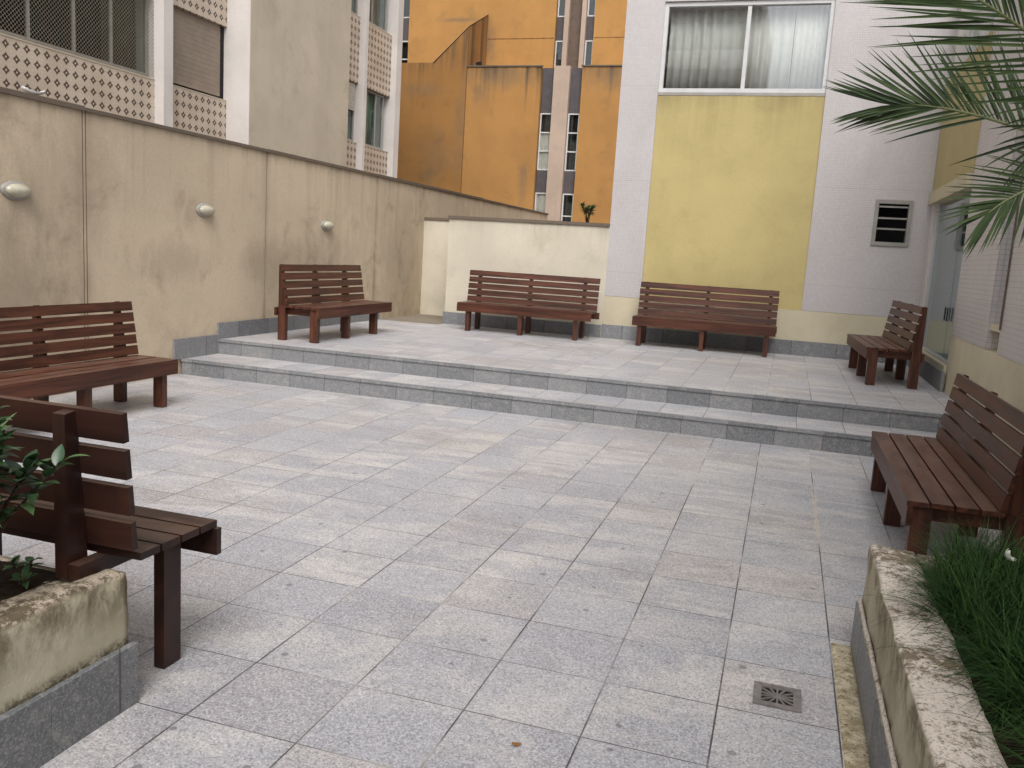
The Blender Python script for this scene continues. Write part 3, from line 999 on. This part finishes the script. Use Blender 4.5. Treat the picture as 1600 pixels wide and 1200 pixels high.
# ------------------------------------------------------------------ blocks across the street, seen as reflections in the panes
def far_block(x0, x1, y0, y1, h, mat, label, storeys):
    r = empty('apartment_building', ((x0 + x1) / 2, (y0 + y1) / 2, -0.06), label, 'building')
    cx, cy = (x0 + x1) / 2, (y0 + y1) / 2
    m = MB()
    m.box(x0 - cx, x1 - cx, y0 - cy, y1 - cy, 0, h)
    m.build('wall', mat, r)
    for k in range(storeys):
        z = h * (k + 0.45) / storeys
        m = MB()
        m.box(x0 - cx + 0.6, x1 - cx - 0.6, y1 - cy - 0.05, y1 - cy + 0.06, z, z + 1.3)
        m.build('window_band', DARK, r)
        m = MB()
        m.box(x0 - cx, x1 - cx, y1 - cy, y1 - cy + 0.5, z - 0.9, z - 0.6)
        m.build('balcony_slab', LBW, r)
    return r
far_block(-16, -2.6, -34, -20, 15.5, LBW, 'white banded apartment block reflected in the left window pane', 7)
far_block(1.5, 4.6, -46, -38, 15.5, plaster('red_brown_render', (150, 104, 84), (110, 80, 66)), 'red brown tower reflected in the right window pane', 6)

# ------------------------------------------------------------------ benches
def back_line(z, zb, zt, yb, yt):
    return yb + (yt - yb) * (z - zb) / (zt - zb)

def make_bench(label, L, legs, loc, rz, W=WD):
    r = empty('wooden_bench', loc, label, 'bench', 'dark slatted wooden benches round the terrace', rz)
    h = L / 2
    m = MB()
    for k in range(4):
        y0 = 0.0 + k * 0.113
        dz = random.uniform(-0.0015, 0.0015)
        m.box(-h + random.uniform(0, .006), h - random.uniform(0, .006), y0, y0 + 0.101, 0.384 + dz, 0.409 + dz)
    m.bevel(0.004, 2)
    m.build('seat', W[0], r)
    m = MB()
    yb, yt, zb, zt = 0.425, 0.508, 0.40, 0.885
    ang = math.atan2(yt - yb, zt - zb)
    for k in range(5):
        z0 = 0.414 + k * 0.0955
        yc = back_line(z0 + 0.04, zb, zt, yb, yt)
        M_ = Matrix.Translation((0, yc, z0 + 0.041)) @ Matrix.Rotation(-ang, 4, 'X')
        e = random.uniform(0, .006)
        m.box(-h + e, h - e, -0.012, 0.012, -0.0398, 0.0398, M_)
    m.bevel(0.004, 2)
    m.build('backrest', W[0], r)
    m = MB()
    m.box(-h - 0.002, h + 0.002, 0.004, 0.030, 0.282, 0.3835)
    m.bevel(0.003, 2)
    m.build('front_rail', W[0], r)
    m = MB()
    m.box(-h - 0.012, h + 0.012, 0.552, 0.578, 0.285, 0.380)
    m.bevel(0.003, 2)
    m.build('rear_rail', W[0], r)
    for x in legs:
        for y0 in (0.031, 0.455):
            m = MB()
            m.box(x - 0.030, x + 0.030, y0, y0 + 0.095, 0.0, 0.3835 if y0 < .2 else 0.395)
            m.bevel(0.003, 2)
            m.build('leg', W[2], r)
        s = -1 if x > 0.3 else 1
        xc = x + s * 0.0525
        m = MB()
        m.box(xc - 0.022, xc + 0.022, 0.031, 0.551, 0.300, 0.3838)
        m.bevel(0.003, 2)
        m.build('crossbeam', W[1], r)
        m = MB()
        m.prism([(0.440, 0.396), (0.5505, 0.396), (0.5505, 0.872), (0.523, 0.880)], x - 0.024, x + 0.024)
        m.build('back_post', W[2], r)
    return r

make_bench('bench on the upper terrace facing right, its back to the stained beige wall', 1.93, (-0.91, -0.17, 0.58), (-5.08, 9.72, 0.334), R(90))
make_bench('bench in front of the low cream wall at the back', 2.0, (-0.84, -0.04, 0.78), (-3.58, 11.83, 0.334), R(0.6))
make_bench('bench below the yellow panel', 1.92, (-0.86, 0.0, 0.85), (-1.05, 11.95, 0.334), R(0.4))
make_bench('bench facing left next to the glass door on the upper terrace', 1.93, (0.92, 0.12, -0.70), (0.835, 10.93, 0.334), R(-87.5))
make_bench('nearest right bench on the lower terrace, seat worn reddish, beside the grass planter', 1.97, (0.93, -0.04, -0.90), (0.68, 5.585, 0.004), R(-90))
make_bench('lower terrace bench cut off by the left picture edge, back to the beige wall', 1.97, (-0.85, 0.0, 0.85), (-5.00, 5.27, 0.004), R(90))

# the near left bench: seen from behind, its posts stand on the planter rim
def planter_bench():
    r = empty('wooden_bench', (-2.86, 2.535, 0.0), 'nearest left bench seen from behind, its back posts standing on the left planter', 'bench',
              'dark slatted wooden benches round the terrace', R(180))
    W = WD_SHADED
    h = 1.01
    m = MB()
    for k in range(4):
        y0 = 0.012 + k * 0.098
        m.box(-h, h, y0, y0 + 0.088, 0.486, 0.511)
    m.bevel(0.005, 2)
    m.build('seat', W[0], r)
    m = MB()
    yb, yt, zb, zt = 0.420, 0.462, 0.55, 0.965
    ang = math.atan2(yt - yb, zt - zb)
    for k in range(4):
        zc = 0.575 + k * 0.1165 + (0.0 if k else 0.0)
        yc = back_line(zc, zb, zt, yb, yt)
        M_ = Matrix.Translation((0, yc, zc)) @ Matrix.Rotation(-ang, 4, 'X')
        m.box(-h, h, -0.012, 0.012, -0.046, 0.046, M_)
    m.bevel(0.006, 2)
    m.build('backrest', W[0], r)
    m = MB()
    m.box(-h - 0.01, h + 0.005, 0.0, 0.026, 0.385, 0.482)
    m.bevel(0.004, 2)
    m.build('front_rail', W[0], r)
    for x in (-0.815, 0.0, 0.80):          # local -x is the right end seen from the camera
        m = MB()
        m.prism([(0.432, 0.4845), (0.432, 0.434), (0.515, 0.434), (0.515, 0.955), (0.468, 0.962)], x - 0.023, x + 0.023)
        m.bevel(0.003, 2)
        m.build('back_post', W[2], r)
        m = MB()
        m.box(x - 0.066, x - 0.0235, 0.027, 0.512, 0.433, 0.4855)
        m.bevel(0.003, 2)
        m.build('crossbeam', W[1], r)
        m = MB()
        xl = x - 0.087
        m.box(xl - 0.021, xl + 0.021, 0.095, 0.182, 0.003, 0.4855)
        m.bevel(0.003, 2)
        m.build('leg', W[2], r)
    return r
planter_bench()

# ------------------------------------------------------------------ planters
def rough_box(mb, x0, x1, y0, y1, z0, z1, step=0.03, amp=0.006, crown=0.0, seed=0.0, lip=0.0):
    """box with worn, slightly wavy faces and rounded top edges"""
    bm2 = bmesh.new()
    nx, ny, nz = (max(1, int(round((b - a) / step))) for a, b in ((x0, x1), (y0, y1), (z0, z1)))
    idx = {}
    def V(i, j, k):
        if (i, j, k) not in idx:
            p = Vector((x0 + (x1 - x0) * i / nx, y0 + (y1 - y0) * j / ny, z0 + (z1 - z0) * k / nz))
            d = mnoise.noise_vector(p * 5 + Vector((seed, 0, 0))) * amp + mnoise.noise_vector(p * 22 + Vector((seed, 3, 0))) * amp * 0.5
            # round the top edges
            if k == nz:
                e = (i in (0, nx)) + (j in (0, ny))
                if e:
                    c = 0.18 * step
                    p.x += c * ((i == 0) - (i == nx))
                    p.y += c * ((j == 0) - (j == ny))
                    p.z -= c
                if lip and i > nx - 4: p.z += lip
                p.z += crown * mnoise.noise(p * 3.2 + Vector((seed, 1, 2)))
            if k == 0:
                d.z = 0
            idx[(i, j, k)] = mb.bm.verts.new(p + d)
        return idx[(i, j, k)]
    def quad(a, b, c, d):
        mb.bm.faces.new((V(*a), V(*b), V(*c), V(*d)))
    for i in range(nx):
        for j in range(ny):
            quad((i, j, nz), (i + 1, j, nz), (i + 1, j + 1, nz), (i, j + 1, nz))
    for i in range(nx):
        for k in range(nz):
            quad((i, 0, k), (i + 1, 0, k), (i + 1, 0, k + 1), (i, 0, k + 1))
            quad((i, ny, k), (i, ny, k + 1), (i + 1, ny, k + 1), (i + 1, ny, k))
    for j in range(ny):
        for k in range(nz):
            quad((0, j, k), (0, j, k + 1), (0, j + 1, k + 1), (0, j + 1, k))
            quad((nx, j, k), (nx, j + 1, k), (nx, j + 1, k + 1), (nx, j, k + 1))
    bm2.free()

def soil_bed(parent, x0, x1, y0, y1, z):
    m = MB()
    n = 40
    ny = 50
    g = [[m.bm.verts.new((x0 + (x1 - x0) * i / n, y0 + (y1 - y0) * j / ny,
          z + 0.03 * mnoise.noise(Vector((i * .31, j * .31, z))) + 0.012 * mnoise.noise(Vector((i * 1.3, j * 1.3, 1)))))
          for j in range(ny + 1)] for i in range(n + 1)]
    for i in range(n):
        for j in range(ny):
            m.bm.faces.new((g[i][j], g[i + 1][j], g[i + 1][j + 1], g[i][j + 1]))
    o = m.build('soil', SOIL, parent, True)
    return o

pl = root0('planter', 'weathered cream masonry planter with grey granite skirting at the lower left', 'planter')
m = MB()
rough_box(m, -2.10, -1.892, -0.9, 2.13, 0.205, 0.422, 0.020, 0.0065, 0.016, 1.0, 0.032)
rough_box(m, -4.40, -2.101, 2.085, 2.13, 0.205, 0.422, 0.035, 0.006, 0.012, 2.0)
m.build('rim_wall', PLD, pl, True)
m = MB()
m.box(-2.10, -1.895, -0.9, 2.125, -0.05, 0.2045)
m.box(-4.40, -2.101, 2.05, 2.125, -0.05, 0.2045)
m.build('core_wall', PLD, pl)
m = MB()
for a, b in ((-0.9, -0.3), (-0.298, 0.45), (0.452, 1.14), (1.142, 1.80), (1.802, 2.1255)):
    m.box(-1.894, -1.868, a, b, 0.001, 0.205)
m.box(-4.4, -1.868, 2.126, 2.1475, 0.001, 0.2045)
m.bevel(0.002, 1)
m.build('skirting', GS, pl)
soil_bed(pl, -4.4, -2.07, -0.9, 2.09, 0.415)

pr = root0('planter', 'weathered cream masonry planter filled with grass at the lower right', 'planter')
m = MB()
rough_box(m, 0.422, 0.59, -0.9, 3.64, 0.198, 0.447, 0.022, 0.009, 0.012, 5.0)
rough_box(m, 0.591, 1.69, 3.47, 3.64, 0.198, 0.44, 0.035, 0.006, 0.012, 6.0)
m.build('rim_wall', PLM, pr, True)
m = MB()
m.box(0.426, 0.59, -0.9, 3.635, -0.05, 0.1975)
m.box(0.591, 1.69, 3.47, 3.635, -0.05, 0.1975)
m.build('core_wall', PLM, pr)
m = MB()
m.box(0.401, 0.425, -0.9, 3.66, 0.001, 0.192)
m.box(0.426, 1.69, 3.637, 3.66, 0.001, 0.192)
m.bevel(0.002, 1)
m.build('skirting', GS, pr)
m = MB()
rough_box(m, 0.403, 0.421, -0.9, 3.652, 0.1925, 0.215, 0.02, 0.002, 0.004, 9)
m.build('mortar_fillet', PLM, pr, True)
soil_bed(pr, 0.58, 1.69, -0.9, 3.48, 0.42)

# rough cement strip along the right planter
m = MB()
rough_box(m, 0.322, 0.403, -0.9, 3.632, -0.03, 0.007, 0.0135, 0.002, 0.003, 4.0)
tag(m.build('gutter_strip', WEATH, None, True), kind='structure')

# ------------------------------------------------------------------ grass in the right planter
def grass():
    rnd = random.Random(3)
    m = MB()
    def blade(p, dirv, L, wd, droop):
        side = Vector((-dirv.y, dirv.x, 0))
        if side.length < 1e-3: side = Vector((1, 0, 0))
        side.normalize()
        seg = 4
        prev = None
        q = Vector(p)
        d = dirv.copy()
        for i in range(seg + 1):
            t = i / seg
            ww = wd * (1 - t) ** 0.7 + 0.0003
            a = m.bm.verts.new(q - side * ww)
            b = m.bm.verts.new(q + side * ww)
            if prev:
                m.bm.faces.new((prev[0], prev[1], b, a))
            prev = (a, b)
            d.z -= droop
            d.normalize()
            q = q + d * (L / seg)
    n = 0
    while n < 640:
        x = rnd.uniform(0.54, 1.60)
        y = rnd.uniform(1.0, 3.52)
        # sparse bare patch nearest the camera keeps the rim visible
        edge = 0.650 + 0.030 * math.sin(y * 3.7) + 0.030 * math.sin(y * 9.1 + 1) + 0.02 * math.sin(y * 23)
        if x < edge: continue
        if y > 3.40 and x < 0.66: continue
        n += 1
        cx, cy = x, y
        k = rnd.randint(34, 56)
        hgt = rnd.uniform(0.20, 0.31)
        for i in range(k):
            a = rnd.uniform(0, 2 * math.pi)
            tilt = rnd.uniform(0.12, 1.25)
            d = Vector((math.cos(a) * tilt, math.sin(a) * tilt, 1)).normalized()
            blade((cx + rnd.gauss(0, .012), cy + rnd.gauss(0, .012), 0.40), d, hgt * rnd.uniform(.7, 1.25), rnd.uniform(.0014, .0026), rnd.uniform(.16, .5))
    o = m.build('grass', GRASS)
    return tag(o, kind='stuff')
g = grass()
tag(g, 'dense dark green thin bladed grass in the right planter', 'grass')

# ------------------------------------------------------------------ palm leaning in from the right
def leaflet(m, p, d, nrm, L, wd, droop):
    seg = 5
    q = Vector(p)
    d = Vector(d).normalized()
    prev = None
    for i in range(seg + 1):
        t = i / seg
        side = d.cross(nrm)
        side.normalize()
        ww = wd * min(1.0, 0.45 + 2.2 * t) * (1 - t ** 2.2) + 0.0004
        up = side.cross(d).normalized() * ww * 0.45
        a = m.bm.verts.new(q - side * ww + up)
        c = m.bm.verts.new(q)
        b = m.bm.verts.new(q + side * ww + up)
        if prev:
            m.bm.faces.new((prev[0], prev[1], c, a))
            m.bm.faces.new((prev[1], prev[2], b, c))
        prev = (a, c, b)
        d = (d + Vector((0, 0, -droop / seg))).normalized()
        q = q + d * (L / seg)

def cr(P, t):
    n = len(P) - 1
    f = t * n
    i = min(int(f), n - 1)
    u = f - i
    p0, p1, p2, p3 = (P[max(0, min(n, j))] for j in (i - 1, i, i + 1, i + 2))
    return 0.5 * ((2 * p1) + (-p0 + p2) * u + (2 * p0 - 5 * p1 + 4 * p2 - p3) * u * u + (-p0 + 3 * p1 - 3 * p2 + p3) * u ** 3)

def frond(parent, pts, L, n=46, t0=0.12, spread=(58, 20), nrm=(0, -1, 0.35), droop=(0.25, 0.25), seed=1, sides=(1, -1), wd=0.011, lscale=(1.0, 1.0), tmin=(0.0, 0.0), stray=0.0):
    rnd = random.Random(seed)
    P = [Vector(p) for p in pts]
    N = Vector(nrm).normalized()
    m = MB()
    cp = [cr(P, i / 24) for i in range(25)]
    m.tube(cp, [0.009 * (1 - 0.85 * i / 24) + 0.0012 for i in range(25)], 6)
    fo = m.build('frond', RACH, parent, True)
    m = MB()
    for i in range(n):
        t = t0 + (1 - t0) * i / (n - 1)
        p = cr(P, t)
        T = (cr(P, min(1, t + .02)) - cr(P, max(0, t - .02))).normalized()
        S = T.cross(N).normalized()
        ang = R(spread[0] + (spread[1] - spread[0]) * t ** 1.3)
        for si, s in enumerate(sides):
            if t < tmin[si] and rnd.random() > stray: continue
            a = ang + R(rnd.uniform(-5, 5))
            d = T * math.cos(a) + S * s * math.sin(a) + N * rnd.uniform(0.0, 0.22)
            ll = L * lscale[si] * (0.75 + 0.35 * math.sin(math.pi * min(1, 0.15 + 0.8 * t))) * rnd.uniform(.9, 1.08)
            if rnd.random() < 0.03: ll *= 0.6
            leaflet(m, p, d, N, ll * (1 - 0.10 * t), wd * rnd.uniform(.85, 1.15), droop[si] * rnd.uniform(.6, 1.4))
    m.build('leaflets', PALM, fo)
    return fo

pm = root0('palm_tree', 'feathery green palm leaning into the picture from the upper right', 'palm')
m = MB()
tp = [(1.20, 3.15, 0.38), (1.20, 3.2, 0.8), (1.17, 3.3, 1.3), (1.13, 3.42, 1.75), (1.08, 3.52, 1.95)]
m.tube(tp, [0.085, 0.075, 0.065, 0.06, 0.045], 12)
m.build('trunk', BARK, pm, True)
crown = (1.08, 3.52, 1.95)
frond(pm, [crown, (0.957, 3.70, 2.03), (0.795, 3.80, 2.095), (0.67, 3.88, 2.150), (0.537, 3.957, 2.196), (0.43, 4.01, 2.218), (0.345, 4.035, 2.222)],
      0.41, 46, 0.22, (46, 12), (0.15, -1, 0.15), (-0.05, 0.12), 2, lscale=(1.0, 0.85), wd=0.0066, tmin=(0.0, 0.70), stray=0.10)
frond(pm, [crown, (1.02, 3.50, 2.10), (0.842, 3.431, 2.235), (0.663, 3.39, 2.355), (0.509, 3.343, 2.44), (0.34, 3.338, 2.54)],
      0.52, 36, 0.26, (52, 22), (0.1, -1, 0.2), (0.05, 0.02), 5, wd=0.0058, lscale=(0.8, 1.0))
frond(pm, [crown, (0.95, 3.44, 1.93), (0.808, 3.39, 1.87), (0.727, 3.36, 1.828), (0.657, 3.326, 1.782), (0.615, 3.305, 1.745)],
      0.27, 25, 0.22, (66, 14), (-0.2, -1, 0.45), (0.15, 0.0), 8, wd=0.0050, lscale=(0.85, 1.0))
frond(pm, [crown, (1.0, 3.66, 2.12), (0.90, 3.66, 2.10), (0.82, 3.64, 2.03), (0.785, 3.61, 1.95)],
      0.24, 10, 0.40, (60, 25), (0.2, -1, 0.2), (0.5, 0.5), 11, wd=0.006)
frond(pm, [crown, (1.25, 3.60, 2.25), (1.4, 3.75, 2.4), (1.6, 3.9, 2.35)], 0.35, 30, 0.15, (60, 22), (0.2, -1, 0.5), (0.4, 0.4), 13)
frond(pm, [crown, (1.15, 3.40, 2.3), (1.2, 3.25, 2.5), (1.3, 3.0, 2.55)], 0.35, 30, 0.15, (60, 22), (0.2, -0.4, 0.9), (0.4, 0.4), 17)

# ------------------------------------------------------------------ shrubs in the left planter
def broad_leaf(m, p, d, nrm, L, wd, droop=0.3):
    seg = 6
    q = Vector(p)
    d = Vector(d).normalized()
    prev = None
    for i in range(seg + 1):
        t = i / seg
        side = d.cross(nrm).normalized()
        ww = wd * math.sin(math.pi * min(1, 0.06 + 0.94 * t) ** 0.85) + 0.0006
        up = side.cross(d).normalized() * ww * 0.28
        a = m.bm.verts.new(q - side * ww + up)
        c = m.bm.verts.new(q)
        b = m.bm.verts.new(q + side * ww + up)
        if prev:
            m.bm.faces.new((prev[0], prev[1], c, a))
            m.bm.faces.new((prev[1], prev[2], b, c))
        prev = (a, c, b)
        d = (d + Vector((0, 0, -droop / seg))).normalized()
        q = q + d * (L / seg)

def shrub(loc, label, stems, hgt, spread, L, seed, nl=13):
    rnd = random.Random(seed)
    r = empty('shrub', loc, label, 'shrub')
    ms, ml = MB(), MB()
    for s in range(stems):
        a = rnd.uniform(0, 2 * math.pi)
        q = rnd.uniform(0.3, 1)
        tip = Vector((math.cos(a) * spread * q, math.sin(a) * spread * q, hgt * rnd.uniform(.6, 1)))
        base = Vector((rnd.gauss(0, .02), rnd.gauss(0, .02), -0.02))
        mid = base.lerp(tip, 0.5) + Vector((0, 0, hgt * 0.1))
        ms.tube([base, mid, tip], [0.006, 0.005, 0.003], 6)
        for k in range(nl):
            t = 1 - 0.45 * (k / nl) ** 1.2
            p = mid.lerp(tip, (t - .5) * 2)
            b = k * 2.4 + rnd.uniform(-.4, .4)
            el = 0.9 - 0.9 * k / nl + rnd.uniform(-.25, .25)
            d = Vector((math.cos(b) * math.cos(el), math.sin(b) * math.cos(el), math.sin(el)))
            broad_leaf(ml, p, d, Vector((0, 0, 1)) if abs(d.z) < .95 else Vector((1, 0, 0)), L * rnd.uniform(.7, 1.15), L * rnd.uniform(.17, .24), rnd.uniform(.3, .9))
    ms.build('stem', BARK, r, True)
    ml.build('leaves', LEAF, r, True)
    return r
shrub((-2.12, 1.76, 0.42), 'glossy broad leaved shrub in front of the near left bench', 17, 0.58, 0.24, 0.092, 4, 16)
shrub((-2.10, 1.93, 0.42), 'small leafy sprig low on the left planter rim', 3, 0.11, 0.09, 0.05, 9, 6)
shrub((-3.1, 1.2, 0.40), 'bushy shrub further along the left planter outside the frame', 10, 0.6, 0.3, 0.13, 14)

# small plant rooted on the back wall
shrub((-2.95, 12.80, 2.012), 'little green plant rooted on top of the cream back wall', 9, 0.26, 0.13, 0.085, 21, 14)

# ------------------------------------------------------------------ wall lamps
def wall_lamp(y, z, label):
    r = empty('wall_lamp', (-6.13, y, z), label, 'lamp', 'oval lamps on the beige wall')
    def dome(x0, dep, ry, rz, n=20, k=7):
        m = MB()
        rings = []
        for i in range(k + 1):
            t = i / k * math.pi / 2
            rings.append([m.bm.verts.new((x0 + dep * math.sin(t), ry * max(0.02, math.cos(t)) * math.cos(2 * math.pi * j / n),
                                          rz * max(0.02, math.cos(t)) * math.sin(2 * math.pi * j / n))) for j in range(n)])
        for i in range(k):
            for j in range(n):
                m.bm.faces.new((rings[i][j], rings[i][(j + 1) % n], rings[i + 1][(j + 1) % n], rings[i + 1][j]))
        m.bm.faces.new(rings[0][::-1])
        m.bm.faces.new(rings[-1])
        return m
    m = dome(0.0, 0.045, 0.152, 0.080)
    m.build('base_ring', ALU_G, r, True)
    m = dome(0.025, 0.062, 0.122, 0.058)
    m.build('lens', LAMPG, r, True)
    return r
wall_lamp(5.66, 1.765, 'largest oval wall lamp, nearest the left picture edge')
wall_lamp(8.09, 1.76, 'oval wall lamp on the middle panel of the beige wall')
wall_lamp(10.71, 1.72, 'smallest oval wall lamp, above the far left bench')

# ------------------------------------------------------------------ floor drain
fd = empty('floor_drain', (0.117, 3.067, 0.0), 'square bronze grate with a starburst of slots set in the paving', 'drain')
m = MB()
s = 0.083
for a in ((-s, s, -s, -s + 0.018), (-s, s, s - 0.018, s), (-s, -s + 0.018, -s + 0.018, s - 0.018), (s - 0.018, s, -s + 0.018, s - 0.018)):
    m.box(a[0], a[1], a[2], a[3], 0.001, 0.008)
m.bevel(0.0015, 1)
m.build('rim', BRONZE, fd)
m = MB()
m.box(-s + .01, s - .01, -s + .01, s - .01, 0.0006, 0.0018)
m.build('pit', DARK, fd)
m = MB()
q = s - 0.018
m.box(-q, q, -q, -q + 0.010, 0.002, 0.0065)
m.box(-q, q, q - 0.010, q, 0.002, 0.0065)
m.box(-q, -q + 0.010, -q, q, 0.002, 0.0064)
m.box(q - 0.010, q, -q, q, 0.002, 0.0064)
m.box(-0.012, 0.012, -0.012, 0.012, 0.002, 0.0068)
for k in range(14):
    a = 2 * math.pi * (k + 0.5) / 14
    ln = (q - 0.004) / max(abs(math.cos(a)), abs(math.sin(a)))
    M_ = Matrix.Rotation(a, 4, 'Z')
    m.box(0.008, ln, -0.0031, 0.0031, 0.002, 0.006, M_)
m.build('grate', BRONZE, fd)

# ------------------------------------------------------------------ small litter
def curled(name, loc, rz, L, wd, mat, label, cat, curl=0.25):
    m = MB()
    n = 8
    rows = []
    for i in range(n + 1):
        t = i / n
        ww = wd * math.sin(math.pi * min(0.97, 0.05 + 0.92 * t)) ** 0.7
        rows.append([m.bm.verts.new(((t - .5) * L, s_ * ww, curl * L * ((t - .5) ** 2 * 2 + 0.35 * abs(s_) ** 2))) for s_ in (-1, -.5, 0, .5, 1)])
    for i in range(n):
        for k in range(4):
            m.bm.faces.new((rows[i][k], rows[i][k + 1], rows[i + 1][k + 1], rows[i + 1][k]))
    o = m.build(name, mat, None, True)
    o.location = loc
    o.rotation_euler = (0, 0, rz)
    so_ = o.modifiers.new('thickness', 'SOLIDIFY')
    so_.thickness = 0.0012
    return tag(o, label, cat)
curled('fallen_leaf', (-0.656, 2.40, 0.003), 0.3, 0.030, 0.009, plain('brown_leaf', (150, 104, 48), 0.7), 'small brown fallen leaf on the near paving', 'leaf')
o = curled('white_petal', (0.770, 3.08, 0.63), 0.9, 0.06, 0.016, plain('petal', (236, 236, 226), 0.6), 'white petal caught in the grass of the right planter', 'petal', 0.5)
o.rotation_euler = (0.5, 0.7, 0.8)
curled('plastic_scrap', (-6.20, 5.93, 2.572), 1.3, 0.20, 0.05, plain('white_plastic', (232, 232, 232), 0.4), 'crumpled white plastic scrap lying on the coping of the beige wall', 'litter', 0.35)
